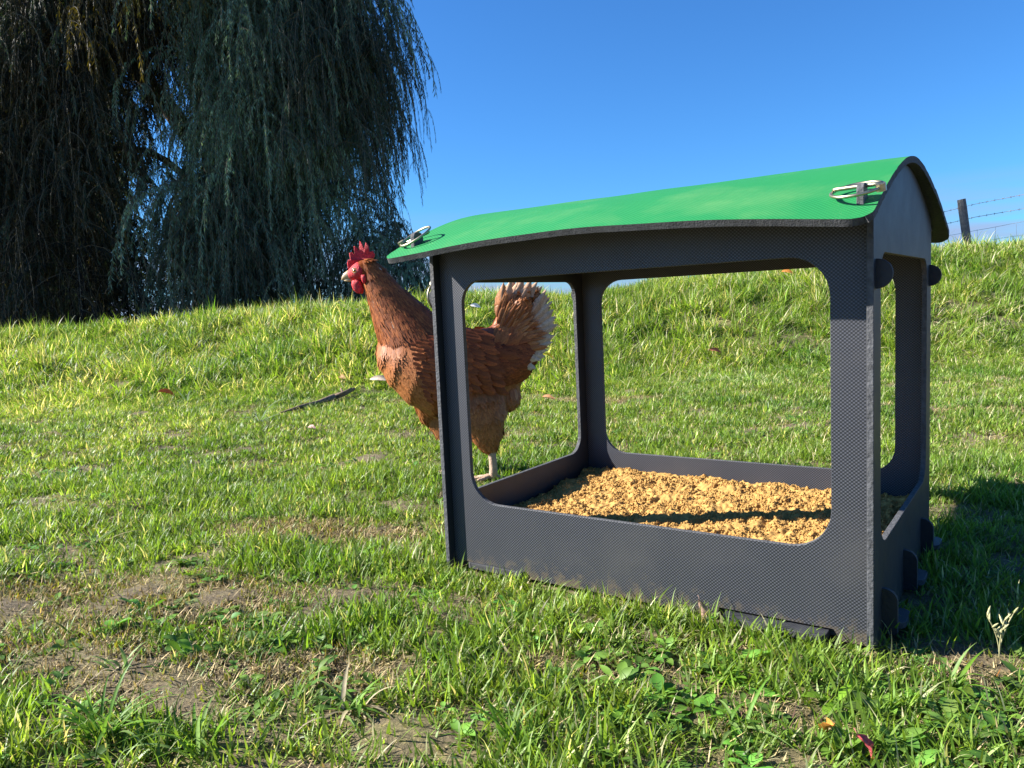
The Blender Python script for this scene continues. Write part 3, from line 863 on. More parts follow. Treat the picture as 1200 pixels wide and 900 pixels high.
fallen(-3.0, 1.30, .05, 'orange fallen leaf on the foot of the bank at left', .09, .035, R(50), R(20), [(.60, .20, .05), (.5, .2, .06)], R(30), .8)
fallen(-1.565, 2.79, .085, 'bright yellow fallen leaf on the bank behind the tail of the hen', .07, .028, R(50), R(25), [(.85, .62, .03), (.8, .6, .05)], R(40), .4)
fallen(-2.50, 3.35, .07, 'small white petal like leaf on the bank seen through the left window', .075, .035, R(40), R(15), [(.8, .77, .74), (.75, .7, .66)], R(55), .4)
fallen(-.78, 3.35, .07, 'brick red dead leaf on the bank seen through the middle window', .07, .03, R(40), R(15), [(.45, .16, .08), (.4, .15, .08)], R(50), .6)
fallen(-.844, 5.088, .07, 'orange dead leaf high on the bank seen through the middle window', .09, .035, R(10), R(15), [(.65, .24, .05), (.5, .2, .06)], R(50), .6)
fallen(-.98, 1.86, .02, 'rusty leaf on the bare earth seen through the left window', .06, .022, R(10), R(10), [(.55, .27, .12), (.5, .25, .12)], R(30), .6)
fallen(-1.42, .92, .02, 'tiny pale pink leaf alone on the mown turf at left', .035, .02, R(10), R(10), [(.65, .42, .34), (.6, .42, .36)], R(30), .4)

# fallen stick
M_bark = mat_simple('weathered_bark', (.19, .125, .075), .9, nscale=60, namp=.6, bump=1.0, bscale=160)
v = []; f = []
spts = [(-1.97, 1.21, .030), (-1.985, 1.34, .048), (-2.00, 1.46, .052), (-2.035, 1.58, .066), (-2.07, 1.68, .075), (-2.12, 1.80, .083)]
spts = [(a, b, gz(a, b) + h) for (a, b, _), h in zip(spts, (.014, .020, .022, .028, .028, .030))]
tube(v, f, spts, [.003, .009, .012, .015, .013, .008], 9)
tube(v, f, [spts[3], (-2.00, 1.63, spts[3][2] + .02), (-1.985, 1.66, spts[3][2] + .036)], [.010, .007, .003], 7)
tube(v, f, [spts[4], (-2.11, 1.70, spts[4][2] + .024)], [.008, .004], 6)
for i, p_ in enumerate(v):
    v[i] = p_ + Vector(noise.noise_vector(p_ * 40)) * .003
st = fix_normals(mesh_obj('stick', v, f, [M_bark], smooth=True)); tag(st, 'knobbly dark brown stick lying on the turf left of the hen', 'stick')

# dry seed head sprigs at the right edge, just outside the shadow
M_straw = mat_simple('straw_stem', (.34, .32, .16), .7, nscale=90, namp=.3)
def sprig(x, y, label, seed, h):
    rr = random.Random(seed); r_ = root('seed_head_sprig', label, 'dry weed', (x, y, gz(x, y)))
    for k in range(3):
        v = []; f = []
        az = rr.uniform(0, 6.28); d = Vector((math.cos(az), math.sin(az), 0)); pts = [Vector((0, 0, 0))]
        for i in range(6): pts.append(pts[-1] + Vector((0, 0, 1)) * h / 6 + d * (h / 6) * .12 * i)
        tube(v, f, pts, [.0007] * 6 + [.0004], 6); mesh_obj('stem', v, f, [M_straw], r_, smooth=True)
        for i in range(5):
            v = []; f = []
            b = pts[3] + (pts[6] - pts[3]) * (i / 4.0) ; e = Vector((rr.uniform(-1, 1), rr.uniform(-1, 1), 1.2)).normalized()
            tube(v, f, [b, b + e * .004, b + e * .009, b + e * .013], [.0004, .0013, .0011, .0003], 6)
            mesh_obj('seed_husk', v, f, [M_straw], r_, smooth=True)
    return r_
sprig(.772, .045, 'pale dry seed heads against the dark shadow right of the box', 5, .055)
sprig(.800, .075, 'taller straw coloured seed heads at the right edge of the photo', 6, .060)

# ------------------------------------------------------------------ fence on the bank
M_post = mat_simple('weathered_fence_timber', (.16, .15, .135), .9, nscale=30, namp=.45, bump=.8, bscale=90)
M_wire = mat_simple('old_galvanised_wire', (.20, .185, .19), .6, metal=.4)
fence = root('wire_fence', 'weathered timber post with two barbed wires over sagging wire netting on the bank top', 'fence', (0, 0, 0))
def cam_pt(u, v, depth):
    d = fwd + right * ((u - 600) / 905.4) - up * ((v - 450) / 905.4)
    return CP + d * depth
F0 = cam_pt(1143, 262, 10.2); 
fdir = Vector((.80, -.55, .14)).normalized()           # the fence comes nearer and climbs to the right
fdir = (cam_pt(1300, 232, 8.3) - F0).normalized()
def fpost(pos, h0, h1, lean, w):
    v = []; f = []
    a = pos + Vector((0, 0, h0)); b = pos + Vector((0, 0, h1)) + lean
    n = 10
    tube(v, f, [a, a.lerp(b, .3), a.lerp(b, .6), a.lerp(b, .93), b], [w, w * .98, w * .97, w * .96, w * .88], n)
    for i, p_ in enumerate(v): v[i] = p_ + Vector(noise.noise_vector(p_ * 8)) * .006
    return fix_normals(mesh_obj('post', v, f, [M_post], fence))
lean = -right * .19
fpost(F0, -.95, .315, lean, .053)
fpost(F0 + fdir * 4.2, -.9, .36, -right * .02, .05)
fpost(F0 - fdir * 4.6, -.9, .30, right * .03, .05)
def wire(h, sag, r, name, barbed=False, wob=0):
    v = []; f = []
    A = F0 - fdir * 9; B = F0 + fdir * 9; N_ = 90; pts = []
    for i in range(N_ + 1):
        k = i / N_; p = A.lerp(B, k); q = ((k * 18 - 9) % 4.4) / 4.4
        pts.append(p + Vector((0, 0, h - sag * math.sin(math.pi * q) + wob * math.sin(k * 60))))
    tube(v, f, pts, r, 5)
    if barbed:
        L0 = 18.; m = int(L0 / .13)
        for i in range(m):
            k = (i + .5) / m * N_; j = int(k); p = pts[j].lerp(pts[min(j + 1, N_)], k - j)
            for a in (.5, 2.6):
                d = Vector((math.cos(a + i) * .3, math.sin(a + i) * .3, math.cos(a))).normalized() * .016
                tube(v, f, [p - d, p + d], [.0012, .0012], 4)
            tube(v, f, [p - fdir * .01, p + fdir * .01], .0048, 5)
    return mesh_obj(name, v, f, [M_wire], fence, smooth=True)
wire(.255, .03, .0030, 'barbed_wire', True)
wire(.085, .03, .0030, 'barbed_wire', True)
v = []; f = []
wire(-.075, .05, .0022, 'netting_wire', wob=.015)
wire(-.23, .05, .0022, 'netting_wire', wob=.01)
for i in range(52):
    p = F0 + fdir * (-8.8 + i * .34); q = (((-8.8 + i * .34)) % 4.4) / 4.4
    a = p + Vector((random.uniform(-.03, .03), 0, -.08 - .05 * math.sin(math.pi * q)))
    tube(v, f, [a, a + Vector((random.uniform(-.05, .05), 0, -.5))], .0018, 4)
mesh_obj('netting_upright', v, f, [M_wire], fence)

# ------------------------------------------------------------------ willow beyond the bank, dark tree added behind it
M_willow = mat_leafy('willow_leaf', .55, .30, .3, 1.0)
M_twig = mat_simple('willow_twig', (.12, .10, .055), .8)
def strand_mesh(name, ln, nl, seed, ll=.085, lw=.013, sway=.12, stem=True, spread=1.0):
    """one hanging willow shoot: a thin stem and its drooping leaves, with side shoots"""
    rr = random.Random(seed); v = []; f = []; c = []; mi = []
    def shoot(p0, d0, ln, nl):
        p = Vector(p0); d = Vector(d0).normalized(); pts = [p.copy()]
        n = 10
        for i in range(n):
            d = (d + Vector((0, 0, -1)) * .35 + Vector((rr.uniform(-1, 1), rr.uniform(-1, 1), 0)) * sway * .5).normalized()
            p = p + d * ln / n; pts.append(p.copy())
        if stem:
            b = len(v); tube(v, f, pts, .0035, 3, cap=False); c.extend([(1.6, 1.0, .9, 1)] * (len(v) - b)); 
            while len(mi) < len(f): mi.append(1)
        for i in range(nl):
            k = (i + rr.random()) / nl * n; j = min(int(k), n - 1); q = pts[j].lerp(pts[j + 1], k - j)
            az = rr.uniform(0, 6.28); o_ = Vector((math.cos(az), math.sin(az), 0))
            dd = (o_ * rr.uniform(.25, .9) * spread + Vector((0, 0, -1))).normalized()
            L = ll * rr.uniform(.55, 1.2); w = lw * rr.uniform(.7, 1.2)
            pr = dd.cross(Vector((rr.uniform(-1, 1), rr.uniform(-1, 1), rr.uniform(-.5, .5)))).normalized()
            b = len(v); g = rr.uniform(.6, 1.35)
            v.extend([q, q + dd * L * .4 - pr * w * .5, q + dd * L * .4 + pr * w * .5, q + dd * L + o_ * L * -.1])
            f.append((b, b + 1, b + 3)); f.append((b, b + 3, b + 2)); mi.extend([0, 0])
            c.extend([(g, g, g * rr.uniform(.85, 1.15), 1)] * 4)
        return pts
    main = shoot((0, 0, 0), (rr.uniform(-.8, .8), rr.uniform(-.8, .8), .2), ln, nl)
    for k in range(4):
        j = rr.randint(1, 7)
        shoot(main[j], (rr.uniform(-1, 1), rr.uniform(-1, 1), .0), ln * rr.uniform(.2, .45), nl // 4)
    me = bpy.data.meshes.new(name); me.from_pydata([tuple(p) for p in v], [], f)
    at = me.color_attributes.new('tone', 'FLOAT_COLOR', 'POINT'); at.data.foreach_set('color', np.array(c, dtype=np.float32).ravel())
    me.materials.append(M_willow); me.materials.append(M_twig); me.polygons.foreach_set('material_index', mi[:len(f)]); me.update()
    return me
strands = [strand_mesh('strand', 2.0, 150, 200 + i) for i in range(9)]
def W_(s, D, z):                                                # side, depth, height -> world
    return Vector((CP.x + D * FH.x + s * RH.x, CP.y + D * FH.y + s * RH.y, z))
def limb(v, f, pts, r0, r1, n=9):
    k = len(pts); tube(v, f, [Vector(p) + Vector(noise.noise_vector(Vector(p) * .9)) * .12 for p in pts], [r0 + (r1 - r0) * i / (k - 1) for i in range(k)], n)
M_treebark = mat_simple('willow_bark', (.09, .072, .05), .95, nscale=7, namp=.5, bump=1.0, bscale=25)

willow = root('willow_tree', 'huge weeping willow with hanging grey green shoots behind the bank at left', 'tree', W_(-5.0, 13.5, -.4))
WO = W_(-5.0, 13.5, -.4)
def L(s, D, z): return W_(s, D, z) - WO
v = []; f = []
limb(v, f, [L(-5.0, 13.5, -.6), L(-5.05, 13.5, .8), L(-4.8, 13.6, 2.2), L(-4.9, 13.6, 4.2), L(-5.2, 13.8, 6.5), L(-5.6, 14, 9)], .42, .12, 12)
fix_normals(mesh_obj('trunk', v, f, [M_treebark], willow, smooth=True))
rr = random.Random(11)
for (s0, z0, s1, z1, D1, r0) in ((-4.9, 2.0, -3.6, 3.1, 12.9, .17), (-3.6, 3.1, -2.6, 5.2, 12.6, .09), (-4.8, 3.6, -2.6, 7.0, 13.2, .16), (-5.0, 3.2, -7.2, 5.6, 12.8, .17), (-5.1, 4.8, -8.6, 8.0, 13.2, .15),
                                 (-4.85, 2.3, -4.2, 2.6, 12.4, .08), (-4.2, 2.6, -4.0, 4.4, 12.2, .07), (-4.7, 1.8, -4.1, 1.5, 12.6, .06), (-4.1, 1.5, -3.5, 2.0, 12.3, .05), (-5.2, 6, -3.4, 9.0, 13.4, .12), (-5, 2.6, -6.4, 3.0, 12.2, .07), (-6.4, 3, -7.9, 2.6, 11.8, .05)):
    v = []; f = []
    pts = []
    for i in range(7):
        k = i / 6; pts.append(L(s0 + (s1 - s0) * k, 13.4 + (D1 - 13.4) * k, z0 + (z1 - z0) * k + .35 * math.sin(math.pi * k)))
    limb(v, f, pts, r0, r0 * .4); fix_normals(mesh_obj('limb', v, f, [M_treebark], willow, smooth=True))
# shoots: start points fill a dome, thick where the photo is dense, open where sky shows
def crown_right(z):              # how far right the shoots reach at a height
    return float(np.interp(z, [-.5, .3, 1, 1.6, 2.4, 3.2, 4.2, 5.2, 7, 9, 10.5], [-1.35, -1.35, -1.7, -2.3, -2.4, -2.2, -2.0, -2.05, -2.6, -3.6, -5]))
P = []; T = []; SC = []
def hole(s, z, D):
    """open spots in the curtain: where light shows near the trunk and under the skirt"""
    u = s / D * 905 + 600; vv = 358 - (z - .43) / D * 905 + (600 - u) * .047
    return max(math.exp(-(((u - 185) / 24) ** 2 + ((vv - 265) / 60) ** 2)), 1.2 * math.exp(-(((u - 185) / 34) ** 2 + ((vv - 350) / 30) ** 2)), .75 * math.exp(-(((u - 385) / 30) ** 2 + ((vv - 345) / 25) ** 2)), .55 * math.exp(-(((u - 250) / 50) ** 2 + ((vv - 180) / 40) ** 2)))
npos = 0
for i in range(30000):
    s = rr.uniform(-13, -1.4) if rr.random() < .55 else rr.uniform(-6.2, -1.4); D = rr.uniform(10.9, 15.5); zt = rr.uniform(.9, 10.2)
    D = D if rr.random() < .45 else rr.uniform(11, 12.4)
    if s * 12 / D > crown_right(zt - .9) - .12 * rr.random(): continue
    dome = 7.6 - .06 * (s + 4.5) ** 2
    if zt > dome: continue
    if zt < 2.2 and rr.random() < .5: continue
    hs_ = max(hole(s + q_, zt - h_, D) for q_ in (-.3, .3) for h_ in (.1, .6, 1.2, 1.8, 2.3))
    if hs_ > .22 + .22 * rr.random(): continue
    if zt > 5.6 and rr.random() < .5: continue  # unseen top and left of the crown thinned to let sun through
    if s < -8 and rr.random() < .45: continue
    P.append(L(s, D, zt)); sc = rr.uniform(.6, 1.15); SC.append((sc * rr.uniform(.8, 1.2), sc, sc * rr.uniform(.8, 1.15)))
    b = rr.uniform(.65, 1.3) * (1.8 if s > -5.2 else .36) * max(.22, 1.15 + 2.4 * noise.noise((s * .75, D * .6, zt * .3)))  # light and shade in the tint: right lifted, left darkened, clumps varied
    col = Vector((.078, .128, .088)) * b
    u_ = s / D * 905 + 600
    if 170 < u_ < 232 and 4.6 < zt < 7 and rr.random() < .6: col = Vector((.22, .17, .02)) * b
    elif s < -4.6 and rr.random() < .4: col = Vector((.115, .105, .045)) * b
    T.append(col[:])
    if len(P) >= 5600: break
n = len(P)
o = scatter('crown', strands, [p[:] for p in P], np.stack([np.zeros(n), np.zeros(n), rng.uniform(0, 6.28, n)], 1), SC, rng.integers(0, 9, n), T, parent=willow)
tag(o, kind='stuff')
# trailing outer shoots that stand clear against the sky
P = []; T = []; SC = []; RT_ = []
for (u, vt, ln) in ((455, 5, 1.5), (470, 12, 2.2), (482, 18, 1.2), (492, 22, .9), (462, 40, 2.6), (476, 70, 2.2), (488, 60, 1.0), (470, 120, 2.0), (455, 150, 2.2), (480, 150, 1.1), (484, 165, 1.0), (448, 60, 2.2), (462, 190, 1.6), (440, 200, 2.0),
                    (476, 45, 2.0), (450, 250, 1.2), (470, 268, .9), (484, 285, .6), (492, 300, .7), (462, 290, 1.0), (478, 300, .9), (440, 100, 2), (435, 20, 2.4), (468, 230, .9)):
    for q in range(2):
        d = 11.3 + .5 * rr.random(); p = cam_pt(u + rr.uniform(-4, 4) - 12, vt + rr.uniform(-6, 6), d)
        P.append((p - WO)[:]); SC.append((.45, .45, ln * .5)); T.append((.05, .078, .052)); RT_.append((0, 0, rr.uniform(0, 6.28)))
o = scatter('trailing_shoots', strands, P, RT_, SC, rng.integers(0, 9, len(P)), T, parent=willow)
tag(o, kind='stuff')

dark = root('added_dark_tree', 'dark tree added at the far left as the shaded depth behind the willow shoots', 'tree', W_(-12, 19, -.5))  # added tree, near-black leaves: stands for the willow's shaded interior and blocks sun
DO = W_(-12, 19, -.5)
v = []; f = []
limb(v, f, [W_(-12, 19, -.8) - DO, W_(-12, 19, 2) - DO, W_(-11.8, 19, 5) - DO, W_(-12, 19, 11) - DO], .5, .1, 12)
fix_normals(mesh_obj('trunk', v, f, [M_treebark], dark, smooth=True))
for k in range(7):
    v = []; f = []; z0 = 1.5 + k * .9; sg = (-1 if k % 2 else 1)
    limb(v, f, [W_(-12, 19, z0) - DO, W_(-12 + sg * 1.4, 18.5, z0 + .5) - DO, W_(-12 + sg * 3, 17.8, z0 + .6) - DO], .13, .04, 8)
    fix_normals(mesh_obj('limb', v, f, [M_treebark], dark, smooth=True))
bush = [strand_mesh('spray', 1.5, 210, 300 + i, .10, .026, .3, spread=2.2) for i in range(6)]
P = []; T = []; SC = []
while len(P) < 2600:
    s = rr.gauss(-12, 3.6); D = rr.uniform(17.2, 20.5); z = rr.uniform(.2, 11.5)
    if s > -9.3 + .4 * rr.random() or s < -22 or (z > 11.5 - .07 * (s + 12) ** 2): continue
    P.append((W_(s, D, z) - DO)[:]); q = rr.uniform(.7, 1.4); SC.append((q * 1.2, q * 1.2, q)); b = rr.uniform(.5, 1.2); T.append((.022 * b, .034 * b, .016 * b))
n = len(P)
o = scatter('crown', bush, P, np.stack([np.zeros(n), np.zeros(n), rng.uniform(0, 6.28, n)], 1), SC, rng.integers(0, 6, n), T, parent=dark)
tag(o, kind='stuff')

# ------------------------------------------------------------------ the hen
HF = Vector((-.336, .5737, gz(-.336, .5737) + .004)); HA = math.atan2(-.57145, -.82064)
hen = root('hen', 'brown hen with a red comb standing behind the left end of the box, facing left', 'hen', HF, HA)
v = []; f = []
# (a forward, h up, half height across the run, half width, lateral)
loft(v, f, [(-.120, .345, .012, .010), (-.100, .335, .045, .035), (-.06, .312, .072, .056), (.0, .280, .096, .080), (.06, .268, .113, .092), (.115, .278, .120, .094),
            (.165, .300, .106, .086), (.212, .325, .080, .068), (.243, .345, .052, .045), (.262, .358, .016, .014)])
loft(v, f, [(.12, .285, .06, .06), (.165, .335, .085, .074), (.198, .380, .076, .060), (.222, .425, .060, .046), (.246, .468, .044, .035), (.262, .500, .036, .029), (.275, .526, .029, .024), (.281, .545, .018, .016), (.284, .556, .004, .004)], 18)
loft(v, f, [(.262, .530, .012, .012), (.272, .532, .025, .021), (.287, .531, .027, .022), (.303, .527, .0235, .019), (.316, .522, .018, .0145), (.326, .519, .013, .010), (.332, .517, .005, .004)], 18)
loft(v, f, [(.150, .235, .050, .05, -.03), (.158, .195, .042, .036, -.035), (.156, .165, .030, .026, -.038), (.150, .145, .012, .011, -.038)], 14)
for ay, a0 in ((.045, 0.), (-.045, .098)):
    loft(v, f, [(a0 + .035, .235, .040, .030, ay * .9), (a0 + .028, .205, .062, .044, ay), (a0 + .018, .165, .056, .040, ay * 1.05), (a0 + .012, .130, .043, .034, ay), (a0 + .006, .102, .028, .025, ay), (a0 + .001, .082, .014, .013, ay)], 16)
loft(v, f, [(.02, .22, .05, .05), (-.030, .215, .055, .052), (-.055, .20, .040, .038), (-.068, .19, .012, .012)], 16)
loft(v, f, [(-.03, .32, .05, .04), (-.062, .36, .050, .034), (-.085, .405, .040, .026), (-.100, .440, .022, .014)], 14)
M_skin = mat_simple('hen_down', (.19, .050, .016), 1.0, nscale=200, namp=.5, bump=.8, bscale=500, spec=.05)
body = mesh_obj('body', v, f, [M_skin], hen, smooth=True)
fix_normals(body)
rm = body.modifiers.new('merge', 'REMESH'); rm.mode = 'VOXEL'; rm.voxel_size = .006; rm.use_smooth_shade = True
smm = body.modifiers.new('soften', 'SMOOTH'); smm.iterations = 6; smm.factor = .6
dg = bpy.context.evaluated_depsgraph_get()
me2 = bpy.data.meshes.new_from_object(body.evaluated_get(dg))
body.modifiers.clear()
old = body.data; body.data = me2; bpy.data.meshes.remove(old); me2.name = 'body'
if not me2.materials: me2.materials.append(M_skin)
me2.polygons.foreach_set('use_smooth', [True] * len(me2.polygons))
M_feather = mat_tone('hen_feather', .50, .28, .32, 380, trans=.10)
def feather(v, f, c, org, d, nrm, ln, w, lift, cols, nu=5, point=1.0, cup=.35, seed=0.):
    """one contour feather: shaft edge raised, rounded vane, paler rim"""
    d = d.normalized(); nrm = (nrm - d * nrm.dot(d)).normalized(); pr = nrm.cross(d); b = len(v)
    for i in range(nu + 1):
        k = i / nu
        ww = w * .5 * (math.sin(math.pi * (.12 + .84 * k)) ** (.55 * point)) * (1 if k < .999 else .25)
        p = org + d * ln * k + nrm * (lift * ln * k * (1.6 - .6 * k) + .0006)
        for q in (-1, 0, 1):
            v.append(p + pr * ww * q - nrm * abs(q) * ww * cup + nrm * .0006 * noise.noise((k * 9, q * 5, seed)))
            e = 1.0 + (.14 if (abs(q) == 1 or i == nu) else 0) - (.16 if (q == 0 and 0 < k < .8) else 0)
            cc = [cols[0][m] * (1 - k) + cols[1][m] * k for m in range(3)]
            c.append((cc[0] * e, cc[1] * e, cc[2] * e, 1))
    for i in range(nu):
        for q in (0, 1):
            a = b + i * 3 + q; f.append((a, a + 3, a + 4, a + 1))
RUST, DEEP, GOLD, BUFF, CREAM = (.265, .064, .016), (.085, .020, .007), (.42, .14, .036), (.46, .22, .09), (.62, .50, .37)
def mixc(a, b, k): k = min(1, max(0, k)); return tuple(a[i] * (1 - k) + b[i] * k for i in range(3))
v = []; f = []; c = []
polys = [(p.center.copy(), p.normal.copy(), p.area) for p in me2.polygons]
areas = np.array([p[2] for p in polys]); areas /= areas.sum()
pick = rng.choice(len(polys), size=24000, p=areas)
order = []
for pi in pick:
    p, nn, _ = polys[pi]; a, y, h = p.x, p.y, p.z
    head = h > .497 and a > .262
    if head and (a > .291 or (a > .279 and h < .535 and h > .5) or h > .555): continue
    if h < .088: continue
    order.append((p, nn))
def hz(p):
    return p.z
order.sort(key=lambda t: (t[0].z * .7 - (t[0].x) * -.3))
for p, nn in order:
    a, y, h = p.x, p.y, p.z
    jit = Vector((random.gauss(0, .2), random.gauss(0, .2), random.gauss(0, .2)))
    r1 = random.random()
    if h > .36 and a > .12 + (.414 - h) * .3:                     # neck hackle, long and narrow, falling back over the shoulders
        k = min(1, (h - .36) / .16)
        d = Vector((-.50, 0, -.85)) if a < .27 else Vector((-.35, 0, -.95))
        ln = .020 + .022 * (1 - k); w = .0042 + .002 * (1 - k); lift = .05; jit *= .6
        col = mixc(mixc(RUST, DEEP, r1 * 1.0), GOLD, .5 * random.random() * k + (.5 if r1 < .2 else 0)); tip = mixc(col, GOLD, .30)
        if random.random() < .003: tip = CREAM
    elif a < -.02 and h > .33:                                     # rump and tail root
        d = Vector((-.55, 0, .85)); ln = .040; w = .013; lift = .12
        col = mixc(GOLD, RUST, r1); tip = mixc(col, BUFF, .3 + .4 * max(0, (h - .38) / .08))
    elif h < .24 and (a < .06 or h < .165):                        # thighs and vent fluff
        d = Vector((-.15, 0, -1)); ln = .028; w = .012; lift = .14
        col = mixc((.30, .10, .03), BUFF, .22 * r1); tip = mixc(col, BUFF, .3 * random.random())
        if a < .03 and y > 0 and h > .16 and a < .0 and random.random() < .04: tip = BUFF
    elif a > .15:                                                  # breast
        d = Vector((-.55, 0, -.85)) if h < .33 else Vector((-.35, 0, -.95)); ln = .024; w = .0095; lift = .035; jit *= .4; jit.y *= .5
        col = mixc(RUST, GOLD, .35 + .5 * r1); tip = mixc(col, BUFF, .25 + .3 * random.random() * (h < .30))
    else:                                                          # back and flanks
        d = Vector((-1, 0, -.35 if h < .34 else -.02)); ln = .026; w = .0105; lift = .03; jit *= .5
        col = mixc(RUST, DEEP, r1 * .8); tip = mixc(col, GOLD, .35 * random.random())
    d = d + jit; d = d - nn * d.dot(nn)
    if d.length < .05: continue
    g = random.uniform(.8, 1.2)
    feather(v, f, c, p + nn * .0004, d, nn, ln * random.uniform(.8, 1.2), w * random.uniform(.85, 1.15), lift, [tuple(q * g for q in col), tuple(q * g for q in tip)], 4, cup=.12, seed=r1 * 50)
pl = mesh_obj('plumage', v, f, [M_feather], hen, smooth=True, col=c); tag(pl, kind='stuff')
# wings: rows of coverts over long folded flight feathers
for sy in (1, -1):
    e = bpy.data.objects.new('wing', None); COL.objects.link(e); e.parent = hen
    def wp(a, h):                                                   # outer flank surface at (a, h)
        k = max(0, 1 - ((h - .290) / .135) ** 2); m = max(0.05, 1 - ((a - .09) / .19) ** 2)
        return Vector((a, sy * (.094 * math.sqrt(k) * math.sqrt(m) + .006), h))
    for i in range(11):                                             # flight feathers
        v = []; f = []; c = []; k = i / 10
        o_ = wp(.10 - .02 * k, .345 - .085 * k); tip = Vector((-.085 + .05 * k, sy * (.055 - .010 * k), .300 - .085 * k)) ; d = tip - o_
        g = random.uniform(.8, 1.15); col = mixc(RUST, DEEP, .5 + .45 * random.random())
        feather(v, f, c, o_ + Vector((0, sy * .003 * (1 - k), 0)), d, Vector((0, sy, .25)), d.length, .030, .0, [tuple(q * g for q in col), tuple(q * g for q in mixc(col, GOLD, .3))], 10, cup=.30, seed=i)
        mesh_obj('flight_feather', v, f, [M_feather], e, smooth=True, col=c)
    v = []; f = []; c = []
    for row, (n_, a0, ln, w) in enumerate(((17, .030, .048, .017), (18, .055, .042, .016), (19, .078, .036, .015), (20, .098, .032, .0135), (20, .116, .029, .0125), (19, .134, .026, .0115), (17, .150, .024, .0105), (15, .166, .022, .010), (13, .180, .020, .009))):
        for i in range(n_):
            k = i / (n_ - 1); h = .372 - .135 * k + (.0 if row < 4 else -.005 * (row - 3)); o_ = wp(a0 - .035 * k + random.uniform(-.004, .004), h)
            col = mixc(RUST, DEEP, random.random() * .95); g = random.uniform(.8, 1.2)
            if row > 5: col = mixc(col, GOLD, .3 * random.random())
            feather(v, f, c, o_ + Vector((0, sy * (.0035 + .0006 * row), 0)), Vector((-1, 0, -.28 - .25 * k + random.uniform(-.1, .1))), Vector((0, sy, .35 * (1 - k))), ln * random.uniform(.9, 1.15), w, .03, [tuple(q * g for q in col), tuple(q * g for q in mixc(col, GOLD, .25))], 6, cup=.3, seed=i + row * 20)
    o = mesh_obj('covert_feathers', v, f, [M_feather], e, smooth=True, col=c); o['kind'] = 'stuff'
# tail: two leaning ranks of broad feathers, rusty at the root, cream at the ends
tips = [(-.042, .452), (-.047, .470), (-.058, .484), (-.074, .490), (-.090, .490), (-.106, .487), (-.120, .481), (-.133, .474), (-.145, .464), (-.154, .450), (-.162, .434), (-.168, .416),
        (-.171, .396), (-.171, .376), (-.167, .356), (-.160, .338), (-.152, .322), (-.143, .306), (-.132, .292), (-.120, .280)]
for sy in (1, -1):
    for i, (ta, th) in enumerate(tips):
        v = []; f = []; c = []; k = i / (len(tips) - 1)
        ta += random.uniform(-.005, .005); th += random.uniform(-.006, .004)
        o_ = Vector((-.045 - .012 * k, sy * (.010 + .010 * k), .372 - .055 * k)); tip = Vector((ta, sy * (.012 + .024 * k + random.uniform(-.004, .004)), th))
        d = tip - o_; pale = max(0, min(1, .05 + k * 1.1 + random.uniform(-.25, .2)))
        b1 = mixc(GOLD, RUST, random.random()); e1 = mixc(mixc(GOLD, BUFF, .8), CREAM, pale)
        nn = Vector((.15, sy, .1)); dn = d.normalized(); nn = (nn - dn * nn.dot(dn)).normalized(); pr = nn.cross(dn); NU = 26; w = .027 * random.uniform(.85, 1.15)
        sd = random.uniform(0, 99); QS = (-1, -.66, -.33, 0, .33, .66, 1)
        bend = random.uniform(.004, .012) * (1 if k < .4 else -1)
        for j in range(NU + 1):
            q_ = j / NU; ww = w * .5 * min(1, .30 + q_ * 1.3) * (1 - max(0, (q_ - .72) / .28) ** 2.2 * .93)
            p = o_ + d * q_ + pr * (bend * math.sin(q_ * 2.6)) + nn * (.004 * math.sin(q_ * 3))
            for q in QS:
                fr = (.003 * noise.noise((q_ * 60, q * 8, sd)) - .0035 * max(0, noise.noise((q_ * 22, q, sd + 5)))* (q_ > .3)) if abs(q) == 1 else 0
                v.append(p + pr * (ww * q + (fr if q > 0 else -fr)) - nn * abs(q) * ww * .35 - dn * abs(q) * ww * .5 + nn * .0010 * noise.noise((q_ * 50 - abs(q) * 6, q * 3, sd)))
                cc = mixc(b1, e1, (q_ - .28) / .55); s_1 = 1 + .35 * noise.noise((q_ * 26 - abs(q) * 7, q * 3, sd)) 
                if q == 0: cc = mixc(cc, CREAM, .35)
                c.append((cc[0] * s_1, cc[1] * s_1, cc[2] * s_1, 1))
        m = len(QS)
        for j in range(NU):
            for q in range(m - 1):
                a = j * m + q; f.append((a, a + m, a + m + 1, a + 1))
        mesh_obj('tail_feather', v, f, [M_feather], hen, smooth=True, col=c)
# loose fluffy tail coverts
v = []; f = []; c = []
for i in range(700):
    k = random.random(); sy = random.choice((1, -1)); q = random.random()
    base = Vector((-.030 - .055 * k, sy * random.uniform(.012, .034), .36 + .045 * q - .05 * k)); d = Vector((-.30 - .9 * k, sy * .05, 1.0 - 1.0 * k))
    col = mixc(GOLD, RUST, random.random()); g = random.uniform(.8, 1.2)
    feather(v, f, c, base, d, Vector((.1, sy, .1)), random.uniform(.030, .070), random.uniform(.006, .012), random.uniform(-.02, .08), [tuple(x * g for x in col), tuple(x * g for x in mixc(col, BUFF, random.uniform(.2, .9)))], 5, seed=i)
o = mesh_obj('tail_coverts', v, f, [M_feather], hen, smooth=True, col=c); o['kind'] = 'stuff'
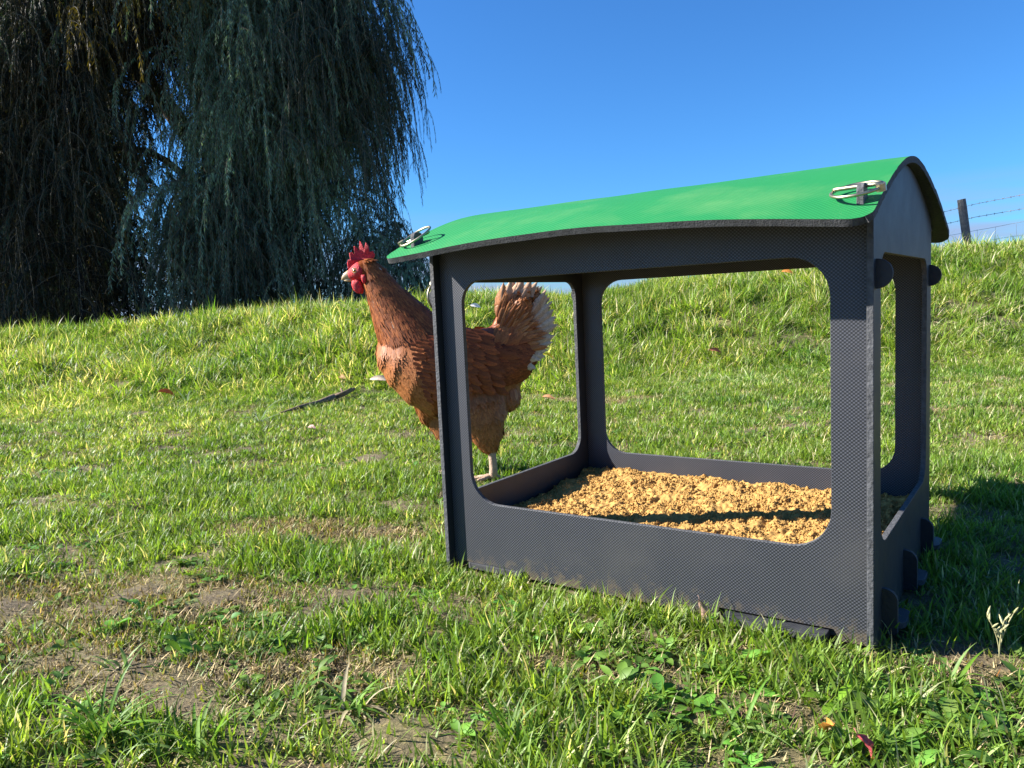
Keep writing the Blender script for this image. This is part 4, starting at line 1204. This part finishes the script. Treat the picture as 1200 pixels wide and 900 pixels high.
# head
M_comb = mat_simple('red_comb_skin', (.60, .028, .036), .6, nscale=190, namp=.5, bump=1.0, bscale=520, spec=.3)
M_beak = mat_simple('horn_beak', (.50, .36, .20), .35, nscale=90, namp=.25)
M_eye = mat_simple('amber_iris', (.75, .30, .04), .15, coat=1)
M_pupil = mat_simple('black_pupil', (.01, .01, .01), .08, coat=1)
M_leg = mat_simple('scaly_shank', (.42, .28, .19), .7, nscale=120, namp=.25, bump=.9, bscale=330)
comb = [(.266, .556), (.262, .566), (.266, .575), (.274, .573), (.277, .590), (.283, .596), (.288, .577), (.292, .593), (.2985, .601), (.302, .576), (.3065, .585), (.313, .589), (.313, .567), (.319, .574), (.3245, .572), (.3235, .556), (.3285, .556), (.3315, .549), (.331, .536), (.326, .531), (.318, .541), (.306, .547), (.290, .553), (.277, .555)]
comb_z = [(a, h) for a, h in comb]
o = slab('comb', [comb_z], .0045, ((0, 0, 0), (1, 0, 0), (0, 0, 1), (0, -1, 0)), [M_comb], hen, bevel=.0015)
for p_ in o.data.vertices:
    p_.co.y += .004 * math.sin((p_.co.x - .26) * 110) * max(0, p_.co.z - .54) / .05
o.data.polygons.foreach_set('use_smooth', [True] * len(o.data.polygons))
def blob(name, parts, mat, parent, n=14):
    v = []; f = []
    loft(v, f, parts, n)
    return fix_normals(mesh_obj(name, v, f, [mat], parent, smooth=True))
face = blob('face', [(.288, .528, .004, .004), (.292, .528, .0225, .0205), (.301, .5265, .0245, .0208), (.311, .523, .0215, .0178), (.320, .520, .0175, .0140), (.328, .518, .0130, .0102), (.334, .5165, .006, .005)], M_comb, hen, 18)
b_ = blob('beak', [(.323, .519, .0140, .0095), (.331, .5185, .0120, .0085), (.338, .5165, .0085, .0062), (.344, .5125, .0048, .0036), (.3475, .5075, .0016, .0014)], M_beak, hen, 14)
v = []; f = []
loft(v, f, [(.322, .508, .0050, .0075), (.332, .507, .0042, .006), (.342, .5065, .0018, .003)], 12)
fix_normals(mesh_obj('lower_beak', v, f, [M_beak], hen, smooth=True))
for sy in (1, -1):
    # wattle hanging under the face
    v = []; f = []
    loft(v, f, [(.313, .506, .009, .004, sy * .0085), (.311, .497, .0125, .0045, sy * .010), (.308, .487, .0125, .0042, sy * .0105), (.304, .478, .0085, .0035, sy * .0105), (.301, .473, .002, .0015, sy * .0105)], 14)
    fix_normals(mesh_obj('wattle', v, f, [M_comb], hen, smooth=True))
    v = []; f = []
    loft(v, f, [(.291, .517, .005, .0025, sy * .0205), (.290, .509, .0065, .0032, sy * .0215), (.289, .500, .005, .0026, sy * .021), (.289, .495, .001, .001, sy * .020)], 12)
    fix_normals(mesh_obj('ear_lobe', v, f, [M_comb], hen, smooth=True))
    v = []; f = []
    ec = Vector((.3115, sy * .0165, .5285)); n_ = Vector((.25, sy, .05)).normalized()
    tube(v, f, [ec - n_ * .004, ec, ec + n_ * .0018, ec + n_ * .0026], [.0052, .0050, .0036, .0012], 16)
    fix_normals(mesh_obj('eye', v, f, [M_eye], hen, smooth=True))
    v = []; f = []
    tube(v, f, [ec + n_ * .0010, ec + n_ * .0026, ec + n_ * .0031], [.0026, .0022, .0006], 14)
    fix_normals(mesh_obj('pupil', v, f, [M_pupil], hen, smooth=True))
    v = []; f = []; torus(v, f, ec + n_ * .0002, n_.cross(Vector((0, 0, 1))).normalized(), n_.cross(n_.cross(Vector((0, 0, 1)))).normalized(), .0058, .0013, 20, 6)
    fix_normals(mesh_obj('eyelid', v, f, [M_beak], hen, smooth=True))
# legs with four toes and claws
for ay, a0 in ((.045, 0.), (-.045, .098)):
    v = []; f = []
    tube(v, f, [(a0 + .004, ay, .110), (a0 + .000, ay, .085), (a0 - .002, ay, .060), (a0 - .003, ay, .030), (a0 - .002, ay, .012), (a0 + .002, ay, .005)], [.012, .0108, .0098, .0100, .0112, .0088], 12)
    for az, ln in ((0, .058), (.55, .048), (-.55, .048), (math.pi + .2, .026)):
        d = Vector((math.cos(az), math.sin(az), 0)); o_ = Vector((a0, ay, .009))
        tube(v, f, [o_, o_ + d * ln * .3 + Vector((0, 0, .001)), o_ + d * ln * .55 - Vector((0, 0, .002)), o_ + d * ln * .8 - Vector((0, 0, .003)), o_ + d * ln - Vector((0, 0, .005))], [.0062, .0056, .0048, .0042, .0030], 9)
        tube(v, f, [o_ + d * ln * .95 - Vector((0, 0, .003)), o_ + d * ln * 1.1 - Vector((0, 0, .004)), o_ + d * ln * 1.25 - Vector((0, 0, .009))], [.0028, .0020, .0004], 7)
    fix_normals(mesh_obj('leg', v, f, [M_leg], hen, smooth=True))
